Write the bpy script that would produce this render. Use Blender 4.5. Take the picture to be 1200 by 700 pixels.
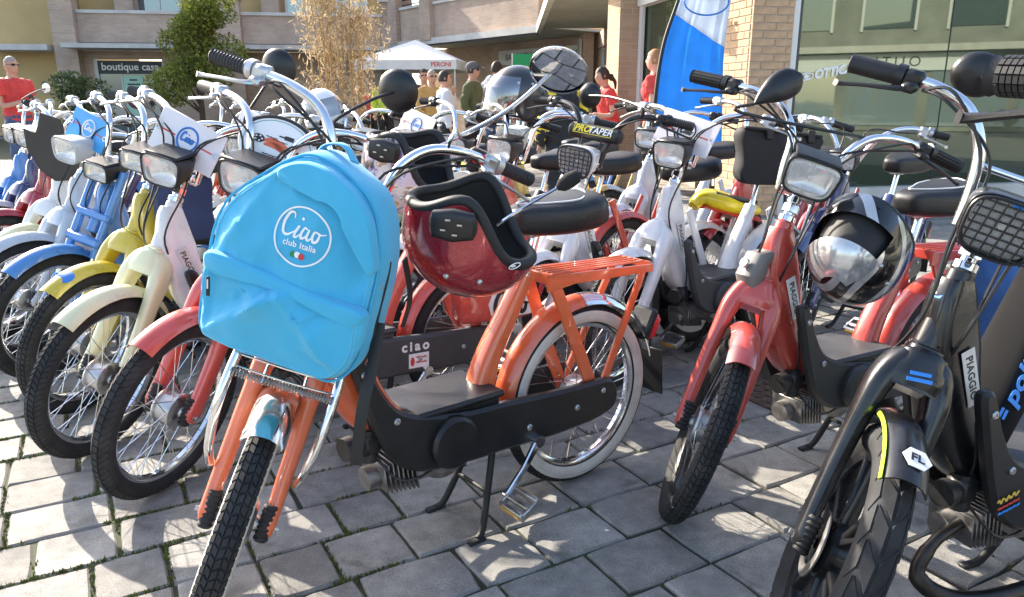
import bpy, bmesh, math, random
from mathutils import Vector, Matrix, noise
from mathutils.bvhtree import BVHTree
for o in list(bpy.data.objects): bpy.data.objects.remove(o)
R = math.radians
rnd = random.Random(7)
sc = bpy.context.scene
COL = sc.collection
# ------------------------------------------------------------------ camera, world, sun, exposure
CAM_H, FPX, PITCH = 1.10, 880.0, math.atan(230/880)
cam_d = bpy.data.cameras.new('camera'); cam = bpy.data.objects.new('camera', cam_d); COL.objects.link(cam)
cam_d.sensor_width = 36; cam_d.lens = 36*FPX/1200; cam_d.clip_start = .02; cam_d.clip_end = 500
cam.location = (0, 0, CAM_H); cam.rotation_euler = (math.pi/2-PITCH, 0, 0); sc.camera = cam
SUN_EL, SUN_AZ = R(31.5), R(-45)          # azimuth from +Y towards +X: the sun stands behind the bikes, to the left
w = bpy.data.worlds.new('World'); sc.world = w; w.use_nodes = True
nt = w.node_tree; bg = nt.nodes['Background']; sky = nt.nodes.new('ShaderNodeTexSky'); sky.sky_type = 'NISHITA'
sky.sun_disc = False; sky.sun_elevation = SUN_EL; sky.sun_rotation = SUN_AZ; sky.dust_density = 2.5; sky.air_density = 1.0; sky.ozone_density = .8
nt.links.new(sky.outputs[0], bg.inputs[0]); bg.inputs[1].default_value = .15
sd = bpy.data.lights.new('sun', 'SUN'); sd.energy = 4.0; sd.angle = R(.55); sd.color = (1, .91, .78)
sun = bpy.data.objects.new('sun', sd); COL.objects.link(sun)
sdir = Vector((math.sin(SUN_AZ)*math.cos(SUN_EL), math.cos(SUN_AZ)*math.cos(SUN_EL), math.sin(SUN_EL)))
sun.rotation_euler = sdir.to_track_quat('Z', 'Y').to_euler()
sc.view_settings.view_transform = 'Standard'; sc.view_settings.look = 'None'; sc.view_settings.gamma = 1
sc.view_settings.exposure = 1.68
sc.render.engine = 'CYCLES'

# ------------------------------------------------------------------ helpers
def V(*a): return Vector(a)
def at(px, py, depth):
    "a point of the place: direction measured in the photograph, with its distance along the optical axis"
    u = (px-600)/FPX; v = (py-350)/FPX; c, s = math.cos(PITCH), math.sin(PITCH)
    return V(u*depth, (c-v*s)*depth, CAM_H-(s+v*c)*depth)
def rgb(h):
    h = h.lstrip('#'); c = [int(h[i:i+2], 16)/255 for i in (0, 2, 4)]
    return tuple(x/12.92 if x <= .04045 else ((x+.055)/1.055)**2.4 for x in c)
MATS = {}
def mat(name, col=(.5,.5,.5), rough=.5, metal=0, coat=0, spec=.5, noise_s=0, noise_a=.15, bump=0, bump_s=200, sheen=0, emis=0, rvar=0, dust=0, trans=0):
    if name in MATS: return MATS[name]
    if isinstance(col, str): col = rgb(col)
    m = bpy.data.materials.new(name); m.use_nodes = True; n = m.node_tree; b = n.nodes['Principled BSDF']; L = n.links.new
    b.inputs['Base Color'].default_value = (*col, 1); b.inputs['Roughness'].default_value = rough; b.inputs['Metallic'].default_value = metal
    b.inputs['Coat Weight'].default_value = coat; b.inputs['Coat Roughness'].default_value = .06; b.inputs['Specular IOR Level'].default_value = spec
    b.inputs['Sheen Weight'].default_value = sheen; b.inputs['Transmission Weight'].default_value = trans
    tc = n.nodes.new('ShaderNodeTexCoord')
    if noise_s:
        t = n.nodes.new('ShaderNodeTexNoise'); t.inputs['Scale'].default_value = noise_s; t.inputs['Detail'].default_value = 6; L(tc.outputs['Object'], t.inputs['Vector'])
        mp = n.nodes.new('ShaderNodeMapRange'); mp.inputs['From Min'].default_value = .3; mp.inputs['From Max'].default_value = .7
        mp.inputs['To Min'].default_value = 1-noise_a; mp.inputs['To Max'].default_value = 1+noise_a; L(t.outputs['Fac'], mp.inputs['Value'])
        mx = n.nodes.new('ShaderNodeVectorMath'); mx.operation = 'SCALE'; mx.inputs[0].default_value = col; L(mp.outputs[0], mx.inputs['Scale']); L(mx.outputs[0], b.inputs['Base Color'])
        if rvar:
            m2 = n.nodes.new('ShaderNodeMapRange'); m2.inputs['From Min'].default_value = .35; m2.inputs['From Max'].default_value = .7
            m2.inputs['To Min'].default_value = rough; m2.inputs['To Max'].default_value = rough+rvar; L(t.outputs['Fac'], m2.inputs['Value']); L(m2.outputs[0], b.inputs['Roughness'])
    if bump:
        t2 = n.nodes.new('ShaderNodeTexNoise'); t2.inputs['Scale'].default_value = bump_s; t2.inputs['Detail'].default_value = 4; L(tc.outputs['Object'], t2.inputs['Vector'])
        bp = n.nodes.new('ShaderNodeBump'); bp.inputs['Strength'].default_value = bump; bp.inputs['Distance'].default_value = .002; L(t2.outputs['Fac'], bp.inputs['Height']); L(bp.outputs[0], b.inputs['Normal'])
    MATS[name] = m; return m
def wear(m, scale, lo, hi, col, amt):
    "chips, dust and grime over a finished material"
    n = m.node_tree; b = n.nodes['Principled BSDF']; L = n.links.new; tc = n.nodes.new('ShaderNodeTexCoord')
    t = n.nodes.new('ShaderNodeTexNoise'); t.inputs['Scale'].default_value = scale; t.inputs['Detail'].default_value = 10; t.inputs['Roughness'].default_value = .7; L(tc.outputs['Object'], t.inputs['Vector'])
    mp = n.nodes.new('ShaderNodeMapRange'); mp.inputs['From Min'].default_value = lo; mp.inputs['From Max'].default_value = hi; mp.inputs['To Max'].default_value = amt; L(t.outputs['Fac'], mp.inputs['Value'])
    mx = n.nodes.new('ShaderNodeMix'); mx.data_type = 'RGBA'; L(mp.outputs[0], mx.inputs[0]); mx.inputs[7].default_value = (*col,1)
    src = b.inputs['Base Color'].links
    if src: L(src[0].from_socket, mx.inputs[6])
    else: mx.inputs[6].default_value = b.inputs['Base Color'].default_value
    L(mx.outputs[2], b.inputs['Base Color']); return m
def paint(name, col): return wear(wear(mat(name, col, .26, 0, 1.0, noise_s=9, noise_a=.08, rvar=.15, bump=.03, bump_s=30), 26, .64, .69, (.09,.07,.055), .45), 5, .55, .8, (.3,.27,.23), .12)
chrome = mat('chrome', (.82,.82,.83), .07, 1, noise_s=14, noise_a=.06, rvar=.12)
alu = mat('aluminium', (.55,.55,.54), .35, 1, noise_s=30, noise_a=.2, rvar=.2)
steel = mat('dull_steel', (.32,.31,.30), .45, 1, noise_s=40, noise_a=.3, rvar=.2)
blackp = mat('black_plastic', (.011,.011,.012), .3, noise_s=12, noise_a=.25, rvar=.15, bump=.15, bump_s=300)
greyp = mat('grey_plastic', (.05,.05,.052), .5, noise_s=12, noise_a=.2, rvar=.15, bump=.15, bump_s=300)
satin = mat('satin_black_paint', (.008,.008,.009), .22, 0, .3, noise_s=8, noise_a=.2, rvar=.2)
matteb = mat('matte_black', (.012,.012,.012), .6)
rubber = mat('tyre_rubber', (.018,.018,.019), .78, noise_s=25, noise_a=.35, bump=.1, bump_s=150)
for q_ in (blackp, greyp, satin): wear(wear(q_, 7, .5, .75, (.14,.13,.12), .10), 70, .66, .7, (.16,.15,.14), .35)
wear(chrome, 18, .6, .7, (.25,.2,.15), .5); wear(rubber, 6, .5, .75, (.11,.105,.095), .25)
gripm = mat('grip_rubber', (.016,.016,.017), .6, noise_s=30, noise_a=.3)
whitewall = mat('whitewall_rubber', (.62,.58,.5), .7, noise_s=18, noise_a=.15)
vinyl = mat('seat_vinyl', (.011,.011,.012), .38, noise_s=10, noise_a=.2, rvar=.15, bump=.35, bump_s=160)
cablem = mat('cable_black', (.012,.012,.012), .45)
pipingm = mat('pale_piping', (.6,.6,.6), .5)
redlens = mat('red_lens', (.55,.02,.03), .15, coat=.6)
amber = mat('amber_reflector', (.75,.42,.06), .25, coat=.5)
whitep = mat('white_print', (.82,.82,.8), .45)
blackprint = mat('black_print', (.02,.02,.02), .45)
redprint = mat('red_print', (.6,.05,.04), .45)
blueprint = mat('blue_print', (.03,.18,.55), .4)
skyprint = mat('bright_blue_print', (.02,.25,.8), .35)
limem = mat('lime_trim', (.55,.85,.02), .4)
mirrorg = mat('mirror_glass', (.8,.8,.82), .02, 1)
def lens_mat():
    m = mat('lamp_lens', (.9,.9,.88), .06, 0, 0)
    n = m.node_tree; b = n.nodes['Principled BSDF']; tc = n.nodes.new('ShaderNodeTexCoord'); tr = n.nodes.new('ShaderNodeBsdfTransparent'); mxs = n.nodes.new('ShaderNodeMixShader'); mxs.inputs[0].default_value = .24
    n.links.new(tr.outputs[0], mxs.inputs[1]); n.links.new(b.outputs[0], mxs.inputs[2]); n.links.new(mxs.outputs[0], n.nodes['Material Output'].inputs[0]); wv = n.nodes.new('ShaderNodeTexWave')
    wv.bands_direction = 'Y'; wv.inputs['Scale'].default_value = 55; n.links.new(tc.outputs['Object'], wv.inputs['Vector'])
    bp = n.nodes.new('ShaderNodeBump'); bp.inputs['Strength'].default_value = .5; bp.inputs['Distance'].default_value = .003
    n.links.new(wv.outputs['Fac'], bp.inputs['Height']); n.links.new(bp.outputs[0], b.inputs['Normal']); return m
lensm = lens_mat(); reflm = mat('reflector', (.85,.84,.8), .18, 1, noise_s=40, noise_a=.15)

def spl(pts, k=6, closed=False):
    P = [Vector(p) for p in pts]; n = len(P); out = []
    rng = range(n if closed else n-1)
    for i in rng:
        if closed: a, b, c, d = P[i-1], P[i], P[(i+1) % n], P[(i+2) % n]
        else: a, b, c, d = P[max(i-1, 0)], P[i], P[i+1], P[min(i+2, n-1)]
        for j in range(k):
            t = j/k; t2, t3 = t*t, t*t*t
            out.append(.5*((2*b)+(c-a)*t+(2*a-5*b+4*c-d)*t2+(3*b-a-3*c+d)*t3))
    if not closed: out.append(P[-1])
    return out
class MB:
    def __init__(s): s.v = []; s.f = []
    def add(s, vs, fs):
        o = len(s.v); s.v += [tuple(p) for p in vs]; s.f += [tuple(i+o for i in f) for f in fs]; return s
    def box(s, c, d, rot=None, bev=0):
        c = Vector(c); h = Vector(d)/2; vs = []; fs = []
        if not bev:
            for x in (-1,1):
                for y in (-1,1):
                    for z in (-1,1): vs.append(V(x*h.x, y*h.y, z*h.z))
            fs = [(0,1,3,2),(4,6,7,5),(0,4,5,1),(2,3,7,6),(0,2,6,4),(1,5,7,3)]
        else:
            b = min(bev, *[q*.98 for q in h]); idx = {}
            for x in (-1,1):
                for y in (-1,1):
                    for z in (-1,1):
                        for a in range(3):
                            q = [x*(h.x-b), y*(h.y-b), z*(h.z-b)]; q[a] = (x*h.x, y*h.y, z*h.z)[a]
                            idx[x,y,z,a] = len(vs); vs.append(Vector(q))
            for a in range(3):
                u, w_ = [(1,2),(2,0),(0,1)][a]
                for sgn in (-1,1):
                    loop = []
                    for (p, q) in ((-1,-1),(1,-1),(1,1),(-1,1)):
                        k = [0,0,0]; k[a] = sgn; k[u] = p; k[w_] = q; loop.append(idx[k[0],k[1],k[2],a])
                    fs.append(loop if sgn > 0 else loop[::-1])
                for p in (-1,1):
                    for q in (-1,1):
                        k1 = [0,0,0]; k1[u] = p; k1[w_] = q; k2 = k1[:]; k1[a] = -1; k2[a] = 1
                        fs.append((idx[(*k1,u)], idx[(*k2,u)], idx[(*k2,w_)], idx[(*k1,w_)]) if p*q > 0 else (idx[(*k1,w_)], idx[(*k2,w_)], idx[(*k2,u)], idx[(*k1,u)]))
            for x in (-1,1):
                for y in (-1,1):
                    for z in (-1,1):
                        t = [idx[x,y,z,0], idx[x,y,z,1], idx[x,y,z,2]]; fs.append(t if x*y*z > 0 else t[::-1])
        if rot is not None:
            M = rot if isinstance(rot, Matrix) else Matrix.Rotation(rot, 3, 'Z')
            vs = [M.to_3x3() @ p for p in vs]
        return s.add([p+c for p in vs], fs)
    def tube(s, path, r, n=8, closed=False, caps=True):
        P = [Vector(p) for p in path]; m = len(P)
        rs = r if isinstance(r, (list, tuple)) else [r]*m
        vs = []; fs = []; T = []
        for i in range(m):
            a = P[i-1] if (i > 0 or closed) else P[i]; b = P[(i+1) % m] if (i < m-1 or closed) else P[i]
            t = (b-a); T.append(t.normalized() if t.length > 1e-9 else V(0,0,1))
        nrm = T[0].orthogonal().normalized()
        for i in range(m):
            nrm = (nrm-T[i]*nrm.dot(T[i])); nrm = nrm.normalized() if nrm.length > 1e-6 else T[i].orthogonal().normalized()
            bi = T[i].cross(nrm)
            for j in range(n):
                a = 2*math.pi*j/n; vs.append(P[i]+(nrm*math.cos(a)+bi*math.sin(a))*rs[i])
        for i in range(m if closed else m-1):
            for j in range(n):
                k = (i+1) % m; fs.append((i*n+j, i*n+(j+1) % n, k*n+(j+1) % n, k*n+j))
        if caps and not closed: fs.append(tuple(range(n))[::-1]); fs.append(tuple((m-1)*n+j for j in range(n)))
        return s.add(vs, fs)
    def cyl(s, a, b, r0, r1=None, n=16, bev=0):
        r1 = r0 if r1 is None else r1; a = Vector(a); b = Vector(b)
        if bev:
            d = (b-a).normalized(); return s.tube([a, a+d*bev, b-d*bev, b], [r0-bev, r0, r1, r1-bev], n)
        return s.tube([a, b], [r0, r1], n)
    def sweep(s, path, secs, side=(0,1,0), n=16, p=3.0, caps=True):
        "superellipse section (half width along side, half height across) swept along a path"
        P = [Vector(q) for q in path]; m = len(P); S0 = Vector(side).normalized(); vs = []; fs = []
        for i in range(m):
            t = (P[min(i+1,m-1)]-P[max(i-1,0)]).normalized(); sd_ = (S0-t*S0.dot(t)).normalized(); up = t.cross(sd_)
            a, b = secs[i]
            for j in range(n):
                q = 2*math.pi*j/n; cx, sx = math.cos(q), math.sin(q)
                vs.append(P[i]+sd_*a*math.copysign(abs(cx)**(2/p), cx)+up*b*math.copysign(abs(sx)**(2/p), sx))
        for i in range(m-1):
            for j in range(n): fs.append((i*n+j, i*n+(j+1) % n, (i+1)*n+(j+1) % n, (i+1)*n+j))
        if caps: fs.append(tuple(range(n))[::-1]); fs.append(tuple((m-1)*n+j for j in range(n)))
        return s.add(vs, fs)
    def lathe(s, prof, n=32, axis='Y', c=(0,0,0), closed=False, caps=False):
        c = Vector(c); vs = []; fs = []; m = len(prof)
        for i in range(n):
            a = 2*math.pi*i/n; ca, sa = math.cos(a), math.sin(a)
            for (r, h) in prof:
                q = {'Y': V(r*ca, h, r*sa), 'Z': V(r*ca, r*sa, h), 'X': V(h, r*ca, r*sa)}[axis]; vs.append(q+c)
        for i in range(n):
            k = (i+1) % n
            for j in range(m if closed else m-1):
                l = (j+1) % m; fs.append((i*m+j, i*m+l, k*m+l, k*m+j))
        if caps: fs.append(tuple(i*m for i in range(n))); fs.append(tuple(i*m+m-1 for i in range(n))[::-1])
        return s.add(vs, fs)
    def plate(s, out, y0, y1, bev=.004):
        "outline in x,z pushed out along y with bevelled rims"
        n = len(out); A = sum(out[i][0]*out[(i+1) % n][1]-out[(i+1) % n][0]*out[i][1] for i in range(n))
        if A < 0: out = out[::-1]
        def inset(d):
            q = []
            for i in range(n):
                a, b, c_ = Vector(out[i-1]), Vector(out[i]), Vector(out[(i+1) % n])
                t = ((b-a).normalized()+(c_-b).normalized()); t = t.normalized() if t.length > 1e-6 else (b-a).normalized()
                q.append((b.x-t.y*d, b.y+t.x*d))
            return q
        ins = inset(bev); rings = [(ins, y0), (out, y0+bev), (out, y1-bev), (ins, y1)] if bev else [(out, y0), (out, y1)]
        vs = [V(p[0], y, p[1]) for r_, y in rings for p in r_]; fs = []
        for k in range(len(rings)-1):
            for i in range(n): fs.append((k*n+i, (k+1)*n+i, (k+1)*n+(i+1) % n, k*n+(i+1) % n))
        fs.append(tuple(range(n))); fs.append(tuple((len(rings)-1)*n+i for i in range(n))[::-1])
        return s.add(vs, fs)
    def arc(s, c, r, a0, a1, prof, n=28, th=.003):
        "mudguard: profile (y, dr) swept round the axle c (xz) between two angles, with thickness"
        vs = []; fs = []; m = len(prof)
        for i in range(n+1):
            a = a0+(a1-a0)*i/n; ca, sa = math.cos(a), math.sin(a)
            for (y, dr) in prof: vs.append((c[0]+(r+dr)*ca, y, c[2]+(r+dr)*sa))
            for (y, dr) in prof[::-1]: vs.append((c[0]+(r+dr-th)*ca, y*.95, c[2]+(r+dr-th)*sa))
        k = 2*m
        for i in range(n):
            for j in range(k): l = (j+1) % k; fs.append((i*k+j, i*k+l, (i+1)*k+l, (i+1)*k+j))
        fs.append(tuple(range(k))[::-1]); fs.append(tuple(n*k+j for j in range(k)))
        return s.add(vs, fs)
    def ball(s, c, r, nu=20, nv=12, rot=None):
        c = Vector(c); r = r if isinstance(r, (tuple, list)) else (r, r, r); vs = []; fs = []
        for j in range(nv+1):
            th = math.pi*j/nv
            for i in range(nu):
                ph = 2*math.pi*i/nu; q = V(r[0]*math.sin(th)*math.cos(ph), r[1]*math.sin(th)*math.sin(ph), r[2]*math.cos(th))
                vs.append((rot @ q if rot else q)+c)
        for j in range(nv):
            for i in range(nu): fs.append((j*nu+i, (j+1)*nu+i, (j+1)*nu+(i+1) % nu, j*nu+(i+1) % nu))
        return s.add(vs, fs)
    def mesh(s, name, sharp=38):
        me = bpy.data.meshes.new(name); me.from_pydata(s.v, [], s.f); me.validate(); me.update()
        bm = bmesh.new(); bm.from_mesh(me); bmesh.ops.recalc_face_normals(bm, faces=bm.faces); bm.to_mesh(me); bm.free()
        if sharp:
            for p in me.polygons: p.use_smooth = True
            me.set_sharp_from_angle(angle=R(sharp))
        me.materials.append(None); return me
def link(name, me, m, parent=None, M=None, label=None, cat=None, group=None, kind=None):
    if isinstance(me, MB): me = me.mesh(name)
    o = bpy.data.objects.new(name, me); COL.objects.link(o)
    if m is not None:
        if not len(me.materials): me.materials.append(None)
        o.material_slots[0].link = 'OBJECT'; o.material_slots[0].material = m
    if parent is not None: o.parent = parent
    if M is not None: o.matrix_basis = M
    return tag(o, label, cat, group, kind)
def tag(o, label=None, cat=None, group=None, kind=None):
    if label: o['label'] = label
    if cat: o['category'] = cat
    if group: o['group'] = group
    if kind: o['kind'] = kind
    return o
def empty(name, loc=(0,0,0), rz=0, label=None, cat=None, group=None):
    o = bpy.data.objects.new(name, None); COL.objects.link(o); o.empty_display_size = .1
    o.matrix_basis = Matrix.Translation(Vector(loc)) @ Matrix.Rotation(rz, 4, 'Z'); return tag(o, label, cat, group)
CACHE = {}
def cached(key, fn, sharp=38):
    if key not in CACHE: CACHE[key] = fn().mesh(key[0] if isinstance(key, tuple) else key, sharp)
    return CACHE[key]
def frame(o, right, up):
    "matrix whose local x,y,z are right, up and the outward normal"
    r = Vector(right).normalized(); u = Vector(up); u = (u-r*u.dot(r)).normalized(); n = r.cross(u)
    M = Matrix((r, u, n)).transposed().to_4x4(); M.translation = Vector(o); return M
def text_mesh(txt, size, shear=0, bold=0, space=1.0, ext=.0004, align='CENTER'):
    key = ('txt', txt, size, shear, bold, space, ext, align)
    if key in CACHE: return CACHE[key]
    cu = bpy.data.curves.new('lettering', 'FONT'); cu.body = txt; cu.size = size; cu.shear = shear; cu.offset = bold; cu.space_character = space
    cu.align_x = align; cu.align_y = 'CENTER'; cu.extrude = ext; cu.resolution_u = 3
    o = bpy.data.objects.new('lettering', cu); COL.objects.link(o); bpy.context.view_layer.update()
    me = bpy.data.meshes.new_from_object(o); bpy.data.objects.remove(o)
    me.materials.clear(); me.materials.append(None); CACHE[key] = me; return me
def letters(txt, size, m, parent, M, **k):
    return link('lettering', text_mesh(txt, size, **k), m, parent, M)
def stroke_mesh(strokes, w, th=.0006):
    "flat brush lettering from poly-lines (x,y,width factor)"
    b = MB()
    for st in strokes:
        P = spl([(p[0], p[1], p[2] if len(p) > 2 else 1) for p in st], 6); vs = []; fs = []
        for i, p in enumerate(P):
            t = (P[min(i+1,len(P)-1)]-P[max(i-1,0)]); t = V(t.x, t.y, 0).normalized(); nn = V(-t.y, t.x, 0)*w*p.z*.5
            q = V(p.x, p.y, 0); vs += [q+nn+V(0,0,th), q-nn+V(0,0,th)]
        for i in range(len(P)-1): fs.append((2*i, 2*i+1, 2*i+3, 2*i+2))
        b.add(vs, fs)
    return b
CIAO = [[(.26,.62,.5),(.24,.78,.9),(.12,.74,1.2),(.02,.45,1.3),(.04,.14,1.3),(.18,.1,1.1),(.34,.26,.6)],
        [(.34,.26,.5),(.42,.44,1),(.36,.18,1.2),(.40,.1,1),(.50,.22,.6)], [(.47,.64,1.2),(.50,.72,1.2)],
        [(.66,.40,.7),(.58,.44,.9),(.52,.28,1.2),(.54,.12,1.2),(.64,.2,.9),(.70,.42,.9),(.66,.2,1.2),(.70,.1,1),(.78,.2,.7)],
        [(.92,.40,.8),(.84,.40,1),(.80,.24,1.2),(.84,.1,1.2),(.93,.16,1.2),(.96,.34,1),(.92,.40,.8),(1.0,.37,.7),(1.12,.42,.5)]]
def ciao_mesh(width, w=.11):
    return stroke_mesh([[(p[0]*width-width/2, p[1]*width*.8-width*.3, p[2]) for p in st] for st in CIAO], w*width)
# ------------------------------------------------------------------ the moped kit (x forward, y to the rider's left, z up, origin under the rear axle)
WR, WB, RAKE = .27, 1.04, R(25)
SD = V(-math.sin(RAKE), 0, math.cos(RAKE)); FP = V(math.cos(RAKE), 0, math.sin(RAKE)); A0 = V(.985, 0, WR)
def ax(z): return A0.x-(z-A0.z)*math.tan(RAKE)
def axp(z, o=0, y=0): return V(ax(z), y, z)+FP*o
def tyre(style, mr=.029, lod=0):
    b = MB(); C = WR-mr; n = 72 if lod == 0 else 48
    prof = [(C+mr*.94*math.cos(a), mr*math.sin(a)) for a in [R(-150+300*i/14) for i in range(15)]]
    b.lathe(prof, n)
    def pt(th, ph, h): r = C+(mr*.94+h)*math.cos(ph); return (r*math.cos(th), (mr*.94+h)*math.sin(ph), r*math.sin(th))
    def block(t0, t1, p0, p1, sk, h=.0035):
        vs = []
        for hh, k in ((0, 0), (h, .12)):
            for (t, p) in ((t0, p0), (t1, p0), (t1, p1), (t0, p1)):
                tm, pm = (t0+t1)/2, (p0+p1)/2; t_ = t+(tm-t)*k; p_ = p+(pm-p)*k
                vs.append(pt(t_+sk*(p_-p0)/(p1-p0), p_, hh))
        b.add(vs, [(4,5,6,7),(0,1,5,4),(1,2,6,5),(2,3,7,6),(3,0,4,7)])
    if style == 'zigzag':
        N = 88 if lod == 0 else 60; cols = [(-62,-38,.9),(-35,-13,-.9),(-10,10,.9),(13,35,-.9),(38,62,.9)]
    elif style == 'herring':
        N = 96 if lod == 0 else 64; cols = [(-66,-34,-1.5),(-31,-3,1.5),(3,31,-1.5),(34,66,1.5)]
    elif style == 'rib':
        N = 80 if lod == 0 else 56; cols = [(-66,-20,-2.4),(-15,15,0),(20,66,2.4)]
    else:
        N = 26; cols = [(-70,-44,1.1),(-41,-3,-1.3),(3,41,1.3),(44,70,-1.1)]
    st = 2*math.pi/N
    for ci, (p0, p1, sk) in enumerate(cols):
        for i in range(N):
            t0 = i*st+(st*.5 if ci % 2 else 0)
            block(t0+st*.1, t0+st*(.92 if style != 'big' else .9), R(p0), R(p1), sk*st*.45)
    return b
def rim_mb(): return MB().lathe([(.222,-.017),(.226,-.017),(.2275,-.014),(.215,-.011),(.208,-.006),(.208,.006),(.215,.011),(.2275,.014),(.226,.017),(.222,.017),(.211,.012),(.203,.006),(.203,-.006),(.211,-.012)], 72, closed=True)
def spokes_mb(n=36):
    b = MB()
    for i in range(n):
        a = 2*math.pi*i/n; sy = 1 if i % 2 else -1; da = R(38)*(1 if (i//2) % 2 else -1); hr = .046
        b.tube([(hr*math.cos(a+da), sy*.024, hr*math.sin(a+da)), (.206*math.cos(a), sy*.004, .206*math.sin(a))], .00125, 4, caps=False)
    return b
def hub_mb(): return MB().lathe([(.006,-.045),(.014,-.045),(.02,-.034),(.05,-.03),(.052,-.024),(.044,-.02),(.044,.016),(.052,.02),(.052,.028),(.04,.034),(.018,.036),(.014,.048),(.006,.048)], 40)
def mag_mb():
    b = MB(); b.lathe([(.226,-.022),(.23,-.018),(.212,-.012),(.2,-.01),(.194,0),(.2,.01),(.212,.012),(.23,.018),(.226,.022),(.205,.018),(.19,.012),(.186,0),(.19,-.012),(.205,-.018)], 64, closed=True)
    for k in range(6):
        a = 2*math.pi*k/6
        for da in (-.16, .16):
            p0 = V(.04*math.cos(a), 0, .04*math.sin(a)); p1 = V(.195*math.cos(a+da), 0, .195*math.sin(a+da))
            b.sweep([p0, (p0+p1)/2, p1], [(.016,.011),(.011,.007),(.013,.008)], n=10)
    b.lathe([(.012,-.035),(.05,-.03),(.06,-.02),(.06,.02),(.05,.03),(.012,.035)], 32); return b
def five_spoke_mb():
    b = MB(); b.lathe([(.226,-.02),(.23,-.016),(.2,-.011),(.188,0),(.2,.011),(.23,.016),(.226,.02),(.19,.014),(.178,0),(.19,-.014)], 48, closed=True)
    for k in range(5):
        a = 2*math.pi*k/5; b.sweep([V(.03*math.cos(a),0,.03*math.sin(a)), V(.19*math.cos(a+.25),0,.19*math.sin(a+.25))], [(.014,.02),(.012,.014)], n=8)
    b.lathe([(.012,-.035),(.045,-.028),(.045,.028),(.012,.035)], 24); return b
GP = [(y, .006*math.cos(y/.04*1.4)-.022*(abs(y)/.04)**3) for y in (-.04,-.034,-.024,-.012,0,.012,.024,.034,.04)]
def fender_mb(a0, a1, c, r=.298): return lambda: MB().arc(c, r, R(a0), R(a1), GP, n=max(8, int(abs(a1-a0)/4)))
def fork_mb():
    P = []; S = []
    pts = [(-.042,.065,.020,.011,.05),(-.02,.065,.03,.016,.046),(.02,.065,.03,.016,.04),(.07,.064,.027,.017,.036),(.15,.063,.026,.018,.031),(.24,.060,.030,.020,.026),(.315,.054,.037,.025,.018),(.362,.036,.042,.028,.008),(.382,.012,.044,.026,.0)]
    full = pts+[(k,-y,a,b_,o) for (k,y,a,b_,o) in pts[::-1]]
    P = [A0+SD*k+FP*o+V(0,y,0) for (k,y,a,b_,o) in full]; S = [(a,b_) for (k,y,a,b_,o) in full]
    Pf = spl(P, 4); Sf = []
    for i in range(len(S)-1):
        for j in range(4): t = j/4; Sf.append((S[i][0]*(1-t)+S[i+1][0]*t, S[i][1]*(1-t)+S[i+1][1]*t))
    Sf.append(S[-1]); b = MB().sweep(Pf, Sf, side=FP, n=14, p=3.2)
    cr = [(.318,.060,.036,.022),(.345,.058,.043,.017),(.375,.046,.046,.008),(.40,.034,.04,.0),(.418,.027,.031,.0)]
    return b.sweep(spl([A0+SD*k+FP*o for k,_,_,o in cr],3), [(a,b_) for _,a,b_,_ in [cr[0],cr[0],cr[1],cr[1],cr[1],cr[2],cr[2],cr[2],cr[3],cr[3],cr[3],cr[4],cr[4]]], side=(0,1,0), n=18, p=3)
def telefork_mb():
    b = MB()
    for s in (-1, 1):
        b.cyl(A0+SD*.25+FP*.02+V(0,s*.07,0), A0+SD*.62+FP*.02+V(0,s*.07,0), .017, n=16)
        b.cyl(A0+SD*-.01+FP*.04+V(0,s*.07,0), A0+SD*.14+FP*.02+V(0,s*.07,0), .018, n=16)
    b.box(A0+SD*.42+FP*.02, (.04,.18,.035), Matrix.Rotation(-RAKE, 3, 'Y'), .008); b.box(A0+SD*.31+FP*.02, (.05,.18,.04), Matrix.Rotation(-RAKE, 3, 'Y'), .01); return b
def stanch_mb():
    b = MB()
    for s in (-1, 1): b.cyl(A0+SD*.12+FP*.02+V(0,s*.07,0), A0+SD*.27+FP*.02+V(0,s*.07,0), .0135, n=14)
    return b
def link_mb(s):
    b = MB(); e = A0+FP*.03+V(0,s*.062,0); b.sweep([e+V(-.015,0,.012), V(WB-.005,s*.06,WR)], [(.006,.014),(.006,.016)], n=10)
    b.cyl((WB,s*.045,WR),(WB,s*.088,WR),.006,n=10); b.cyl((WB,s*.07,WR),(WB,s*.08,WR),.0115,n=6); b.cyl(e+V(-.015,s*-.012,.012),e+V(-.015,s*.02,.012),.008,n=8); return b
def boot_mb(s):
    b = MB(); P = []; r = []
    for i in range(15): P.append(A0+SD*(-.052+.08*i/14)+FP*.062+V(0,s*.058,0)); r.append(.0165 if i % 2 else .0135)
    return b.tube(P, r, 14)
def frame_mb():
    b = MB(); Z = [(.757,.775,.026,.03),(.762,.73,.034,.045),(.757,.64,.043,.06),(.73,.50,.046,.062),(.675,.395,.046,.054),(.59,.335,.048,.038),(.47,.312,.05,.03),(.35,.32,.048,.03)]
    P = spl([(x,0,z) for x,z,_,_ in Z], 4); S = []
    for i in range(len(Z)-1):
        for j in range(4): t = j/4; S.append((Z[i][2]*(1-t)+Z[i+1][2]*t, Z[i][3]*(1-t)+Z[i+1][3]*t))
    S.append((Z[-1][2], Z[-1][3])); b.sweep(P, S, n=20, p=3.6)
    b.cyl(axp(.585), axp(.788), .027, .025, n=20, bev=.004); return b
def mast_mb():
    b = MB(); b.sweep(spl([(.37,0,.33),(.335,0,.44),(.27,0,.55),(.205,0,.655)], 4), [(.04-.0012*i,.034-.001*i) for i in range(13)], n=16, p=3)
    return b
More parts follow.
